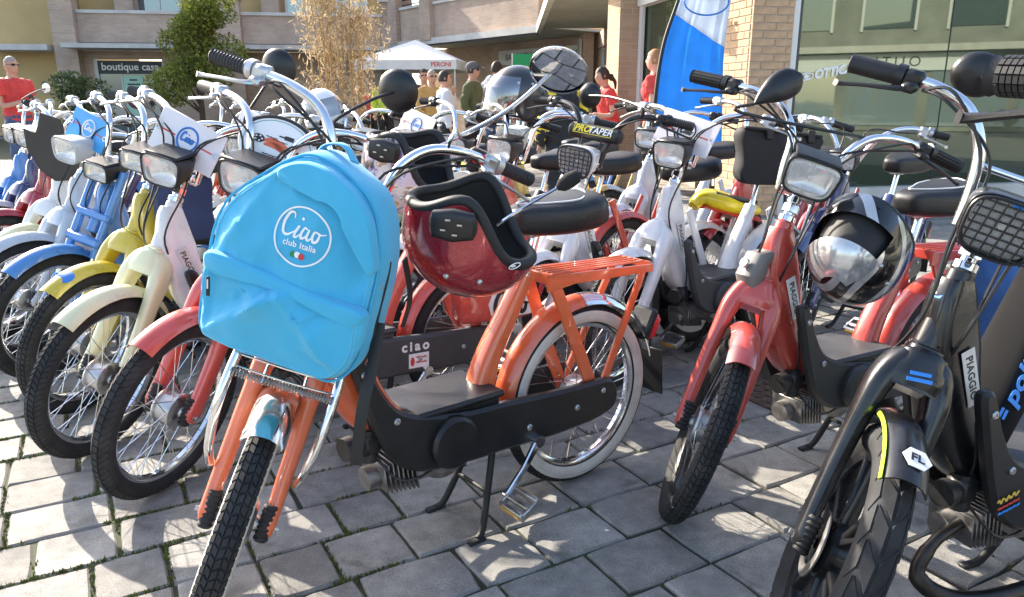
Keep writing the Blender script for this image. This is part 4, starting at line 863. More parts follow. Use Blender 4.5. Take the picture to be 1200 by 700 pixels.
link('ring', MB().tube([(.0035,.082*math.cos(a),.082*math.sin(a)) for a in [2*math.pi*i/40 for i in range(40)]],.0012,6,closed=True), mat('teal_line',(.1,.35,.4),.5), ob)
link('board_rim', MB().tube([(.001,.094*math.cos(a),.094*math.sin(a)) for a in [R(25)+R(130)*i/20 for i in range(21)]],.0065,8), blackp, ob)
bm_ = frame((.0035,0,0),(0,1,0),(0,0,1))
link('flame', stroke_mesh([[(-.035,.004,.6),(-.01,.012,1.5),(.02,-.004,2),(.035,-.012,.6)],[(-.03,-.006,.6),(0,-.002,1.6),(.03,-.02,.6)]], .013), mat('flame_red',(.7,.14,.06),.5), ob, bm_)
for q, (dx, dy, r) in enumerate(((.042,-.014,.019),(-.045,.008,.014))):
    bl = link('ball', MB().lathe([(0,.0012),(r,.0012),(r,.0)],24,axis='Z',c=(dx,dy,0)), blackprint, ob, bm_)
    for k in range(5): a = 2*math.pi*k/5; link('spot', MB().lathe([(0,.0016),(r*.2,.0016)],8,axis='Z',c=(dx+r*.6*math.cos(a),dy+r*.6*math.sin(a),0)), whitep, bl)
link('bottle', stroke_mesh([[(0,.034,.35),(.012,.034,.4),(.016,.034,1),(.036,.034,1)]], .014), blackprint, ob, bm_)
[link('print_mark', stroke_mesh([[(x_+.004*i,y_+.0012*math.sin(i*2.4),.6+.5*(i % 2)) for i in range(n_)]],.0035), blackprint, ob, bm_) for x_, y_, n_ in ((-.028,-.036,12),(-.03,.022,8),(-.012,.016,10))]
# white: navy pannier; black shield; red stickers on the mudguards
link('shield', MB().plate([(-.0,-.15),(.07,-.12),(.125,-.03),(.13,.06),(.1,.055),(.075,.06),(.06,.1),(.045,.16),(-.045,.16),(-.06,.1),(-.075,.06),(-.1,.055),(-.13,.06),(-.125,-.03),(-.07,-.12)],-.004,.004,.003), mat('charcoal_shield',(.03,.03,.032),.5,noise_s=15), B7, S7 @ Matrix.Translation((ax(.9)+.14,0,.9)) @ Matrix.Rotation(R(90),4,'Z') @ Matrix.Rotation(R(10),4,'X') @ Matrix.Scale(1.1,4))
link('emblem', MB().lathe([(0,.002),(.03,.001),(.032,0)],24,axis='Z'), blueprint, B4, S4 @ frame(V(WB+.306*math.cos(R(72)),.016,WR+.303*math.sin(R(72))),(-.2,1,0),(-.3,.0,1)) @ Matrix.Diagonal((1,.6,1,1)) @ Matrix.Rotation(R(-35),4,'X'))
link('emblem', MB().lathe([(0,.002),(.016,.002),(.018,0)],6,axis='Z'), skyprint, B12, frame(axp(.745,.035),(0,1,0),(-.42,0,.9)) @ Matrix.Translation((0,0,-.004)))
link('key_switch', MB().lathe([(0,.008),(.012,.008),(.014,0)],16,axis='Z'), alu, B12, frame(axp(.655,.082),(0,1,0),(-.42,0,.9)))
# handlebar pad
pad = link('handlebar_pad', MB().cyl((0,-.11,0),(0,.11,0),.03,n=20,bev=.008), blackp, B14, S14 @ Matrix.Translation((ax(.98)+.035,0,.985)))
pf = frame((.0275,0,.012),(0,1,0),(-.42,0,.9)); link('pad_print', MB().box((0,0,0),(.165,.034,.002)), mat('pad_yellow',(.75,.62,.02),.5), pad, pf); link('pad_print', MB().box((0,0,0.0006),(.16,.03,.002)), blackprint, pad, pf)
letters('PRO', .036, mat('pad_yellow',(.75,.62,.02),.5), pad, pf @ Matrix.Translation((-.045,0,.002)), shear=.2, bold=.001); letters('TAPER', .036, whitep, pad, pf @ Matrix.Translation((.033,0,.002)), shear=.2, bold=.0005)
# black moped: lettering, lime trim, hexagon sticker
lp_ = link('leg_panel', MB().sweep([(.655,0,.41),(.60,0,.53),(.50,0,.76)],[(.058,.04),(.062,.042),(.05,.034)],side=(0,1,0),n=20,p=4), mat('dark_grey_panel',(.010,.010,.011),.85,spec=.15,noise_s=12,noise_a=.2), B13)
letters('polini', .06, skyprint, lp_, frame((.63,.0632,.555),(-.42,0,.9),(.9,0,.42)) @ Matrix.Translation((.03,-.005,0)), bold=.002, shear=.25); [link('print_mark', MB().box((-.055-.002*i,.008-.014*i,0),(.02,.008,.0015)), skyprint, lp_, frame((.63,.0635,.555),(-.42,0,.9),(.9,0,.42))) for i in range(2)]
hx = link('sticker', MB().lathe([(0,.0012),(.024,.0012),(.025,0)],6,axis='Z'), whitep, B13, S13 @ frame(V(WB+.305*math.cos(R(78)),.006,WR+.3045*math.sin(R(78))),(0,1,0),(-.978,0,.208))); letters('FL', .024, blackprint, hx, Matrix.Translation((0,0,.0018)), bold=.0006)
for i in range(2): link('print_mark', MB().box((0,.012*i,0),(.045-.008*i,.007,.0015)), skyprint, B13, S13 @ frame(A0+SD*.345+FP*.0625,(0,1,0),SD) @ Matrix.Rotation(R(12),4,'Z'))
link('trim', MB().arc((WB,0,WR),.3035,R(67.5),R(112),[(-.0415,-.024),(-.0405,-.02),(-.039,-.016)],n=14,th=.002), limem, B13, S13)
hx = link('emblem', MB().lathe([(0,.002),(.017,.002),(.019,0)],6,axis='Z'), skyprint, B13, frame(axp(.74,.034),(0,1,0),(-.42,0,.9))); letters('P', .022, whitep, hx, Matrix.Translation((0,0,.0026)), bold=.001)
[link('print_mark', stroke_mesh([[(-.03+.005*i,y_+a_*math.sin(i*2.3),.7+.5*(i % 2)) for i in range(13)]],.005), m_, B13, frame((.655,.1055,.33),(-1,0,.25),(0,0,1))) for y_, a_, m_ in ((.012,.005,mat('gold_print',(.7,.5,.06),.4)),(-.004,.001,redprint),(-.016,.001,skyprint))]
link('exhaust', MB().tube(spl([(.62,.02,.25),(.74,.03,.22),(.79,.04,.15),(.72,.09,.11),(.55,.12,.12),(.4,.12,.15)],6), [.012]*8+[.015]*4+[.019]*8+[.018]*6+[.014]*5, 14), mat('dark_exhaust',(.07,.065,.06),.35,.9,noise_s=25,noise_a=.3,rvar=.2), B13)
dsc = link('brake_disc', MB().lathe([(.045,-.036),(.07,-.036),(.07,-.039),(.045,-.039)],40,closed=True,c=(WB,0,WR)), steel, B13, S13)
link('lamp_accent', MB().box((.012,.03,.056),(.004,.08,.006)), skyprint, [c for c in B13.children if c.name.startswith('headlamp')][0])
# moped at the frame's right edge, of which the photo shows its grip
B19, S19 = moped('black moped pushed close to the black one, its knobbly grip sticking out', (0,0), -150, 30, dict(front=(.78,.66), frame=satin, grip='knurl', levers=blackp, lod=1, badge=False, lamp='trapezoid', bars='high'), GR)
Mw = loc_m(B19, S19); ge = Mw @ grip_ends('high',-1)[1]; d = at(1162,84,.70)-ge; B19.matrix_basis = Matrix.Translation((d.x,d.y,0)) @ B19.matrix_basis

# ------------------------------------------------------------------ helmets
def helmet(label, C, zc_, xf, shellm, kind='jet', trim=matteb, liner=None, intercom=False, mic=False, visor=None, scale=1.0, raised=False, group='helmets left on the mopeds'):
    z = Vector(zc_).normalized(); x = Vector(xf); x = (x-z*x.dot(z)).normalized(); y = z.cross(x); M = Matrix((x,y,z)).transposed().to_4x4(); M.translation = C
    root = empty('helmet', (0,0,0), 0, label, 'helmet', group); root.matrix_basis = M @ Matrix.Scale(scale,4)
    sm = lambda a, b, v: (lambda t: t*t*(3-2*t))(min(1,max(0,(v-a)/(b-a))))
    def tmax(ph):
        a = abs(math.degrees(math.atan2(math.sin(ph),math.cos(ph))))
        return R(75+53*math.exp(-((a-92)/30)**2) if a < 92 else 111+17*math.exp(-((a-92)/26)**2)) if kind == 'jet' else R(124-8*sm(90,160,a))
    def pos(th, ph, k=1.0):
        t2 = th if th < math.pi/2 else math.pi/2+(th-math.pi/2)*.42
        bul = 1.0
        if kind == 'full': a = abs(math.atan2(math.sin(ph),math.cos(ph))); bul = 1+.10*sm(R(85),R(110),th)*(1-sm(R(20),R(75),a))
        r = math.sin(t2)*k*bul; return V(.136*r*math.cos(ph), .117*r*math.sin(ph), (.128*math.cos(th) if th < math.pi/2 else -.15*math.sin(th-math.pi/2))*k)
    NP, NT = 72, 22
    def surf(k, skip=None):
        b = MB(); vs = []; fs = []
        for i in range(NP):
            ph = 2*math.pi*i/NP
            for j in range(NT+1): vs.append(pos(tmax(ph)*j/NT, ph, k))
        for i in range(NP):
            for j in range(NT):
                ph = 2*math.pi*(i+.5)/NP; th = tmax(ph)*(j+.5)/NT; a = abs(math.degrees(math.atan2(math.sin(ph),math.cos(ph))))
                if skip and skip(a, math.degrees(th)): continue
                i2 = (i+1) % NP; fs.append((i*(NT+1)+j, i2*(NT+1)+j, i2*(NT+1)+j+1, i*(NT+1)+j+1))
        return b.add(vs, fs)
    win = (lambda a, t: a < 62 and 62 < t < 98) if kind == 'full' else None
    sh_ = link('shell', surf(1.0, win), shellm, root); link('liner', surf(.85), liner or matteb, root)
    edge = [pos(tmax(2*math.pi*i/NP), 2*math.pi*i/NP, .925) for i in range(NP)]
    link('trim', MB().tube(edge, .0115, 10, closed=True), trim, root)
    if kind == 'full':
        b = MB(); vs = []; fs = []
        for i in range(25):
            for j in range(9): vs.append(pos(R((18 if raised else 58)+44*j/8), R(-66+132*i/24), 1.03))
        for i in range(24):
            for j in range(8): fs.append((i*9+j,(i+1)*9+j,(i+1)*9+j+1,i*9+j+1))
        link('visor', b.add(vs,fs), visor, root)
    elif visor:
        b = MB(); vs = []; fs = []
        for i in range(25):
            for j in range(9): q = pos(R(52+62*j/8), R(-75+150*i/24), 1.05); vs.append(q+V(.02*j/8,0,0))
        for i in range(24):
            for j in range(8): fs.append((i*9+j,(i+1)*9+j,(i+1)*9+j+1,i*9+j+1))
        link('visor', b.add(vs,fs), visor, root)
    for s in (-1,1):
        for q in (70,100): link('stud', MB().ball(pos(R(62), R(s*q),1.0), .006, 12, 6), alu, root)
    if intercom:
        c = pos(R(108), R(96), 1.04); n = V(.0,1,.02).normalized(); Mx = frame(c,(1,0,.1),(0,0,1)); Mx = frame(c+V(0,.012,0),(-1,0,.1),(0,0,1))
        ic = link('intercom', MB().sweep([(-.042,0,0),(-.036,0,0),(0,0,.003),(.036,0,0),(.042,0,0)], [(.012,.006),(.024,.012),(.03,.015),(.024,.012),(.012,.006)], side=(0,1,0), n=20, p=3), blackp, root, Mx)
        for k in range(4): a = math.pi/2*k+.4; link('button', MB().box((.016*math.cos(a),.014*math.sin(a),.0185),(.009,.003,.002)), alu, ic)
    if mic:
        a = pos(R(112), R(62), .9); e = a+V(.1,-.03,-.085); link('microphone_boom', MB().tube(spl([a, a+V(.03,.0,-.03), e],5), .003, 6), chrome, root)
        d = (e-a).normalized(); link('microphone_foam', MB().sweep([e-d*.01, e, e+d*.016, e+d*.032, e+d*.04], [(.004,.004),(.012,.012),(.0145,.0145),(.012,.012),(.003,.003)], side=d.orthogonal(), n=14, p=2), mat('foam_black',(.015,.015,.015),.95), root)
    return root
burg = mat('burgundy_metallic', (.36,.022,.035), .22, .35, 1.0, noise_s=300, noise_a=.3)
def painted_mat():
    m = mat('painted_artwork', (.6,.6,.6), .3, 0, .6); n = m.node_tree; b = n.nodes['Principled BSDF']; tc = n.nodes.new('ShaderNodeTexCoord')
    t = n.nodes.new('ShaderNodeTexNoise'); t.inputs['Scale'].default_value = 9; t.inputs['Detail'].default_value = 3; t.inputs['Distortion'].default_value = 2.2; n.links.new(tc.outputs['Object'], t.inputs['Vector'])
    cr = n.nodes.new('ShaderNodeValToRGB'); cr.color_ramp.interpolation = 'CONSTANT'; e = cr.color_ramp.elements
    cols = [(0,(.05,.04,.05)),(.36,(.3,.24,.42)),(.42,(.62,.58,.66)),(.49,(.75,.7,.66)),(.55,(.45,.3,.22)),(.58,(.7,.48,.12)),(.62,(.8,.74,.7)),(.68,(.4,.1,.1))]
    e[0].position = 0; e[0].color = (*cols[0][1],1); e[1].position = cols[1][0]; e[1].color = (*cols[1][1],1)
    for p, c_ in cols[2:]: q = e.new(p); q.color = (*c_,1)
    n.links.new(t.outputs['Fac'], cr.inputs[0]); n.links.new(cr.outputs[0], b.inputs['Base Color']); return m
def silver_mat():
    m = mat('silver_black_graphic', (.5,.5,.5), .2, .5, .8); n = m.node_tree; b = n.nodes['Principled BSDF']; tc = n.nodes.new('ShaderNodeTexCoord')
    t = n.nodes.new('ShaderNodeTexWave'); t.wave_type = 'BANDS'; t.bands_direction = 'DIAGONAL'; t.inputs['Scale'].default_value = 3.2; t.inputs['Distortion'].default_value = 5; t.inputs['Detail'].default_value = 1.5; t.inputs['Detail Scale'].default_value = .9; n.links.new(tc.outputs['Object'], t.inputs['Vector'])
    cr = n.nodes.new('ShaderNodeValToRGB'); cr.color_ramp.interpolation = 'CONSTANT'; e = cr.color_ramp.elements; e[0].color = (.012,.012,.013,1); e[1].position = .4; e[1].color = (.55,.55,.56,1); q = e.new(.85); q.color = (.06,.06,.06,1)
    n.links.new(t.outputs['Fac'], cr.inputs[0]); n.links.new(cr.outputs[0], b.inputs['Base Color']); return m
smoke = mat('smoked_visor', (.30,.31,.32), .08, .3, 1.0)
def clear_mat():
    m = bpy.data.materials.new('clear_visor'); m.use_nodes = True; n = m.node_tree; n.nodes.clear(); o = n.nodes.new('ShaderNodeOutputMaterial'); a = n.nodes.new('ShaderNodeBsdfTransparent'); g = n.nodes.new('ShaderNodeBsdfGlossy'); g.inputs['Roughness'].default_value = .05; x = n.nodes.new('ShaderNodeMixShader'); x.inputs[0].default_value = .3
    n.links.new(a.outputs[0], x.inputs[1]); n.links.new(g.outputs[0], x.inputs[2]); n.links.new(x.outputs[0], o.inputs[0]); return m
h1 = helmet('burgundy open face helmet hung upside down on the orange moped', at(553,272,1.64), (-.15,.13,-.97), (.97,-.12,-.13), burg, intercom=True, mic=True, scale=1.13)
lgm = frame((.098,.0825,.022),(.66,-.75,0),(0,.2,-1)) @ Matrix.Translation((0,0,.002)); link('emblem', MB().tube([(.013*math.cos(a),.0055*math.sin(a)+.002*math.cos(a),0) for a in [2*math.pi*i/24 for i in range(24)]],.0011,6,closed=True), whitep, h1, lgm); link('emblem', MB().ball((-.003,0,0),(.006,.0025,.0008),12,6), whitep, h1, lgm)
helmet('open face helmet with painted artwork hung on the coral red moped', at(482,196,2.22), (-.25,.1,-.95), (.88,-.35,.1), painted_mat(), intercom=True, mic=True, scale=1.12)
helmet('silver and black full face helmet hung on the red moped', at(1003,300,1.98), (-.58,-.5,-.55), (-.3,-.25,.75), silver_mat(), 'full', raised=True, visor=mat('silver_visor',(.55,.56,.56),.14,.6,.8,noise_s=20,noise_a=.3))
helmet('white full face helmet behind the oval number board', at(378,130,4.4), (-.2,-.1,.97), (.5,-.8,-.2), mat('helmet_white',(.78,.78,.78),.25,coat=.8), 'full', visor=smoke)
helmet('black helmet with clear raised visor behind the round mirror', at(607,112,3.3), (.1,-.1,1), (-.9,-.35,0), mat('helmet_black',(.02,.02,.022),.3,coat=.6), 'jet', visor=clear_mat())
yp = empty('body_panel', at(850,240,3.5), 0, 'low yellow and red plastic body panel lying on the white moped', 'body panel')
YP = [at(x,y,3.5)-at(850,240,3.5) for x,y in ((812,242),(824,232),(845,236),(866,242),(888,246))]
ym = link('shell', MB().sweep(spl(YP,5), [(.05+.03*math.sin(i/20*3.1),.012+.032*math.sin((i+1.5)/22*3.14)**.7) for i in range(21)], side=(.3,.95,0), n=18, p=2.6), mat('panel_yellow',(.75,.62,.02),.3,coat=.6,noise_s=9), yp)
link('stripe', MB().sweep([p+V(0,-.0,-.038) for p in spl(YP,5)[4:]], [(.082,.008)]*17, side=(.3,.95,0), n=12, p=3), redprint, ym); link('seat_pad', MB().sweep([p+V(0,0,.03) for p in spl(YP,5)[8:18]], [(.06,.014)]*10, side=(.3,.95,0), n=12, p=3), vinyl, ym)

# ------------------------------------------------------------------ bags
def bag_surface(outline, depth, rings, wr, seed=0, ridges=(), soft=.035):
    "soft bag: outline in the plane (x right, y up), bulging towards +z, with cloth folds"
    O = spl([(x,y,0) for x,y in outline], 8, True); n = len(O); cx = sum(p.x for p in O)/n; cy = sum(p.y for p in O)/n; b = MB(); vs = []; fs = []
    for k, z in rings:
        for p in O:
            an = math.atan2(p.y-cy,p.x-cx); kw = k*(1+soft*noise.noise(V(math.cos(an)*2.2+seed,math.sin(an)*2.2,z*6))); x, y = cx+(p.x-cx)*kw, cy+(p.y-cy)*kw; d = 0
            q = V(x*7+seed, y*7, z*7); d = wr*(noise.noise(q)*1.0+.5*noise.noise(q*2.3)+.25*noise.noise(q*5)+.55*(1-3.2*abs(noise.noise(q*1.6+V(3,1,7))))*max(0,noise.noise(q*.9+V(9,2,1))+.35))
            for (ax_, ay_, bx_, by_, w_, h_) in ridges:
                A, B = V(ax_,ay_,0), V(bx_,by_,0); P_ = V(x,y,0); t = max(0,min(1,(P_-A).dot(B-A)/(B-A).length_squared)); dd = (P_-(A+(B-A)*t)).length; s_ = (P_-A).cross(B-A).z
                d += h_*math.exp(-(dd/(w_*.8 if s_ > 0 else w_*2.6))**1.4)*(1-.5*t)
            vs.append(V(x, y, z+(d if z > -.02 else d*.3)))
    for k in range(len(rings)-1):
        for i in range(n): fs.append((k*n+i, k*n+(i+1) % n, (k+1)*n+(i+1) % n, (k+1)*n+i))
    fs.append(tuple((len(rings)-1)*n+i for i in range(n))); fs.append(tuple(range(n))[::-1])
    return b.add(vs, fs)
fab = mat('cyan_canvas', (.055,.42,.66), .85, noise_s=6, noise_a=.06, bump=.35, bump_s=700, sheen=.25)
seamm = mat('cyan_seam', (.05,.38,.6), .8)
BP_C = at(345,308,1.40); bpN = V(-.22,-.95,.20).normalized(); bpR = V(.965,-.225,-.13); BPM = frame(BP_C, bpR, (0,0,1))
def bpx(x, y): return ((x-345)*.00159/.93, (308-y)*.00159)
bag = empty('backpack', (0,0,0), 0, 'bright blue canvas backpack with white round print hung on the orange moped', 'backpack'); bag.matrix_basis = BPM
rot = Matrix.Rotation(R(8.5), 2)      # print and pocket follow the slanting bag
front = [bpx(*p) for p in ((306,209),(283,227),(262,249),(247,286),(240,330),(231,390),(236,417),(262,426),(310,431),(360,440),(392,447),(412,436),(428,408),(435,358),(443,300),(440,255),(430,224),(410,203),(385,186),(358,180),(333,190))]
rid = [(*bpx(333,208), *bpx(405,216), .006, .014), (*bpx(405,216), *bpx(438,275), .006, .012), (*bpx(250,300), *bpx(300,235), .008, -.006), (*bpx(415,330), *bpx(440,290), .008, -.007), (*bpx(300,330), *bpx(345,225), .022, .006), (*bpx(430,330), *bpx(400,230), .018, -.005), (*bpx(262,310), *bpx(325,205), .014, .007)]
rings = [(.5,-.135),(.86,-.132),(.95,-.12),(1.0,-.10),(1.012,-.05),(1.01,-.02),(.99,-.004),(.955,.008)]+[(.955-.955*i/26*.98, .008+.03*math.sin(math.pi/2*i/26)) for i in range(1,27)]
body = link('body', bag_surface(front, .15, rings, .0095, 3, rid), fab, bag)
pk = [bpx(*p) for p in ((243,322),(252,310),(300,318),(345,328),(390,340),(432,350),(437,362),(430,404),(396,440),(350,436),(300,428),(246,415),(237,380))]
rp = [(*bpx(330,345), *bpx(300,372), .008, .014), (*bpx(395,352), *bpx(372,372), .008, -.012), (*bpx(370,372), *bpx(408,432), .008, .015), (*bpx(255,345), *bpx(250,400), .008, -.009), (*bpx(315,350), *bpx(250,402), .009, .013), (*bpx(345,340), *bpx(258,398), .010, .010), (*bpx(345,342), *bpx(385,410), .008, .008), (*bpx(290,350), *bpx(250,372), .01, -.006), (*bpx(385,410), *bpx(420,425), .01, .007)]
rings2 = [(.985,.0),(.995,.012),(.99,.02),(.97,.026),(.93,.03)]+[(.93-.93*i/22*.98, .03+.014*math.sin(math.pi/2*i/22)) for i in range(1,23)]
pocket = link('pocket', bag_surface(pk, .05, rings2, .0095, 9, rp), fab, bag)
flp = [bpx(*p) for p in ((246,318),(254,306),(300,312),(345,322),(390,334),(434,345),(438,356),(425,366),(390,352),(345,341),(300,334),(256,331))]
link('flap', bag_surface(flp, .03, [(.98,.012),(1.0,.026),(.985,.036),(.95,.041),(.7,.046),(.3,.048)], .004, 5), fab, bag)
def on_bag(pts, off=.0015):
    bt = BVHTree.FromPolygons([Vector(v) for v in BAGV], BAGF); out = []
    for p in pts:
        h = bt.ray_cast(V(p[0],p[1],.3), V(0,0,-1)); out.append(V(p[0],p[1],(h[0].z if h[0] else .03)+off))
    return out
hd_ = [bpx(*p) for p in ((330,200),(345,189),(366,186),(390,193),(414,210),(432,234),(441,262),(445,296),(437,298),(430,270),(416,246),(394,226),(368,214),(338,212))]
link('hood', bag_surface(hd_, .02, [(.98,.0),(1.0,.022),(.985,.031),(.95,.035),(.7,.038),(.3,.039)], .005, 8, soft=.02), fab, bag)
BAGV = []; BAGF = []
for o in (body, pocket):
    k = len(BAGV); BAGV += [v.co.copy() for v in o.data.vertices]; BAGF += [tuple(i+k for i in f.vertices) for f in o.data.polygons]
seam = [(front[i][0]*1.0, front[i][1]*1.0) for i in range(len(front))]
so = spl([(x,y,0) for x,y in front],8,True); cx = sum(p.x for p in so)/len(so); cy = sum(p.y for p in so)/len(so)
link('piping', MB().tube([V(cx+(p.x-cx)*1.0,cy+(p.y-cy)*1.0,.002) for p in so], .0028, 6, closed=True), seamm, bag)
link('zip', MB().tube([V(cx+(p.x-cx)*1.012,cy+(p.y-cy)*1.012,-.045) for p in so[int(len(so)*.55):int(len(so)*.68)]], .0035, 6), matteb, bag)
link('seam', MB().tube(on_bag(spl([(*bpx(334,205),0),(*bpx(345,200),0),(*bpx(385,212),0),(*bpx(418,240),0),(*bpx(437,285),0)],8),.0005), .0022, 6), seamm, bag)
def on_bag_mesh(me, M, name, m, off=.0015, sub=3):
    bm = bmesh.new(); bm.from_mesh(me); bmesh.ops.triangulate(bm, faces=bm.faces)
    for _ in range(sub):
        es = [e for e in bm.edges if e.calc_length() > .006]
        if not es: break
        bmesh.ops.subdivide_edges(bm, edges=es, cuts=1); bmesh.ops.triangulate(bm, faces=bm.faces)
    P = on_bag([M @ v.co for v in bm.verts], off)
    for v, p in zip(bm.verts, P): v.co = p
    m2 = bpy.data.meshes.new(name); bm.to_mesh(m2); bm.free(); m2.materials.append(None); return link(name, m2, m, bag)
LG = Matrix.Translation((*bpx(362,270),0)) @ Matrix.Rotation(R(-8),4,'Z'); wprint = mat('white_fabric_print',(.85,.86,.86),.7)
rg = MB(); vs = []
for i in range(97):
    a = 2*math.pi*i/96; vs += [(.0515*math.cos(a),.0515*math.sin(a),0),(.0548*math.cos(a),.0548*math.sin(a),0)]
rg.add(vs, [(2*i,2*i+1,2*i+3,2*i+2) for i in range(96)]); on_bag_mesh(rg.mesh('ring',0), LG, 'ring', wprint)
on_bag_mesh(ciao_mesh(.076,.052).mesh('lettering',0), LG @ Matrix.Translation((-.003,.013,0)), 'lettering', wprint)
on_bag_mesh(text_mesh('club Italia', .0158, bold=.0003, ext=0, space=1.05), LG @ Matrix.Translation((0,-.0165,0)), 'lettering', wprint)
for i, cm in enumerate((mat('flag_green',(.02,.25,.08),.7), wprint, mat('flag_red',(.6,.04,.05),.7))):
    on_bag_mesh(MB().lathe([(0,0),(.0058,0)],14,axis='Z',c=((i-1)*.0085,-.0355+.0016*(i == 1),0)).mesh('flag_spot',0), LG, 'flag_spot', cm, .0018+.0003*i)
for k_, src in ((.93, front), (.965, front)):
    link('stitching', MB().tube(on_bag([V(cx+(p.x-cx)*k_,cy+(p.y-cy)*k_,0) for p in so], .0006), .0007, 5, closed=True), mat('pale_thread',(.16,.55,.75),.8), bag)
link('zip_puller', MB().box((*bpx(441,318),-.03),(.006,.026,.003),None,.001), alu, bag)
link('label_tab', MB().box((*bpx(259,347),.048),(.008,.038,.0025),None,.001), matteb, bag); link('label_print', MB().box((*bpx(259,344),.05),(.0025,.018,.001)), whitep, bag)
link('handle', MB().sweep(spl([(*bpx(345,190),-.06),(*bpx(355,172),-.07),(*bpx(375,170),-.075),(*bpx(392,186),-.06)],6), [(.013,.0025)]*19, side=(0,0,1), n=8), fab, bag)
link('strap', MB().sweep(spl([(*bpx(437,372),-.05),(*bpx(438,420),-.03),(*bpx(437,470),.0),(*bpx(435,548),.005)],6), [(.0125,.0012)]*19, side=(1,0,0), n=8, p=6), matteb, bag)
link('strap', MB().sweep(spl([(*bpx(444,300),-.125),(*bpx(452,350),-.14),(*bpx(448,390),-.13)],6), [(.012,.002)]*13, side=(0,0,1), n=8, p=6), matteb, bag)
# dark bag on the white moped
cl = mat('black_nylon', (.014,.014,.016), .75, noise_s=14, noise_a=.25, bump=.4, bump_s=500)
bg2 = empty('bag', (0,0,0), 0, 'black nylon bag with two straps standing on the white moped seat', 'bag'); bg2.matrix_basis = frame(at(916,180,3.15), (.97,.2,0), (-.06,0,1)) @ Matrix.Diagonal((1.12,1.05,1,1))
link('body', bag_surface([(-.15,.10),(-.155,0),(-.145,-.11),(0,-.125),(.13,-.12),(.16,0),(.17,.06),(.05,.085)], .1, [(.6,-.1),(.95,-.09),(1,-.05),(1,-.01),(.96,.0),(.6,.012),(.2,.016)], .012, 2), cl, bg2)
for x in (-.06,.11): link('strap', MB().box((x,.075-.1*x,.012),(.03,.05,.014),None,.004), matteb, bg2)
link('handle_bar', MB().box((.0,.083,-.0),(.32,.012,.03),Matrix.Rotation(R(-7),3,'Z'),.004), cl, bg2)
bg3 = empty('backpack', (0,0,0), 0, 'denim blue backpack leaning behind the black moped', 'backpack'); bg3.matrix_basis = frame(at(1190,358,2.35), (.9,-.3,0), (.05,0,1))
link('body', bag_surface([(-.15,.2),(-.17,0),(-.16,-.2),(0,-.22),(.16,-.2),(.17,0),(.14,.2),(0,.24)], .1, [(.6,-.12),(.95,-.11),(1,-.06),(1,-.01),(.96,.0),(.6,.04),(.2,.05)], .015, 7), mat('denim_blue',(.05,.13,.33),.9,noise_s=9,noise_a=.2,bump=.4,bump_s=400), bg3)
link('strap', MB().tube(spl([(-.12,.2,.01),(-.15,.05,.06),(-.13,-.15,.05)],6),.008,8), mat('denim_dark',(.03,.06,.15),.9), bg3)
bg4 = empty('pannier', (0,0,0), 0, 'navy cloth pannier hung beside the white framed moped', 'pannier'); bg4.matrix_basis = frame(at(218,238,2.75), (.7,.6,0), (0,0,1))
link('body', bag_surface([(-.09,.1),(-.1,0),(-.09,-.13),(0,-.14),(.09,-.13),(.1,0),(.09,.1)], .1, [(.8,-.06),(1,-.05),(1,-.01),(.96,.0),(.5,.015)], .008, 4), mat('navy_cloth',(.02,.035,.1),.8,noise_s=9,noise_a=.2), bg4); link('lid', MB().box((0,.1,-.02),(.2,.02,.09),None,.008), cl, bg4)
# ------------------------------------------------------------------ people
skinm = mat('skin', (.52,.28,.19), .55, noise_s=12, noise_a=.08); skinm2 = mat('skin_fair', (.62,.36,.26), .55)
def remesh(o, vox, sm=4):
    r = o.modifiers.new('remesh', 'REMESH'); r.mode = 'VOXEL'; r.voxel_size = vox; r.use_smooth_shade = True
    s = o.modifiers.new('smooth', 'SMOOTH'); s.factor = .5; s.iterations = sm; return o
FT = bpy.data.textures.new('folds', 'CLOUDS'); FT.noise_scale = .09; FT.noise_depth = 1
def fold(o):
    d = o.modifiers.new('folds', 'DISPLACE'); d.texture = FT; d.strength = .05; d.mid_level = .42; d.texture_coords = 'LOCAL'; return o
ARMS = {'down': [(0,.20,1.40),(-.02,.245,1.12),(.06,.25,.87)], 'hold': [(0,.19,1.39),(.02,.235,1.12),(.24,.10,1.16)], 'chin': [(0,.19,1.39),(.12,.22,1.16),(.14,.08,1.40)], 'pocket': [(0,.2,1.40),(-.06,.26,1.14),(.06,.2,.95)]}
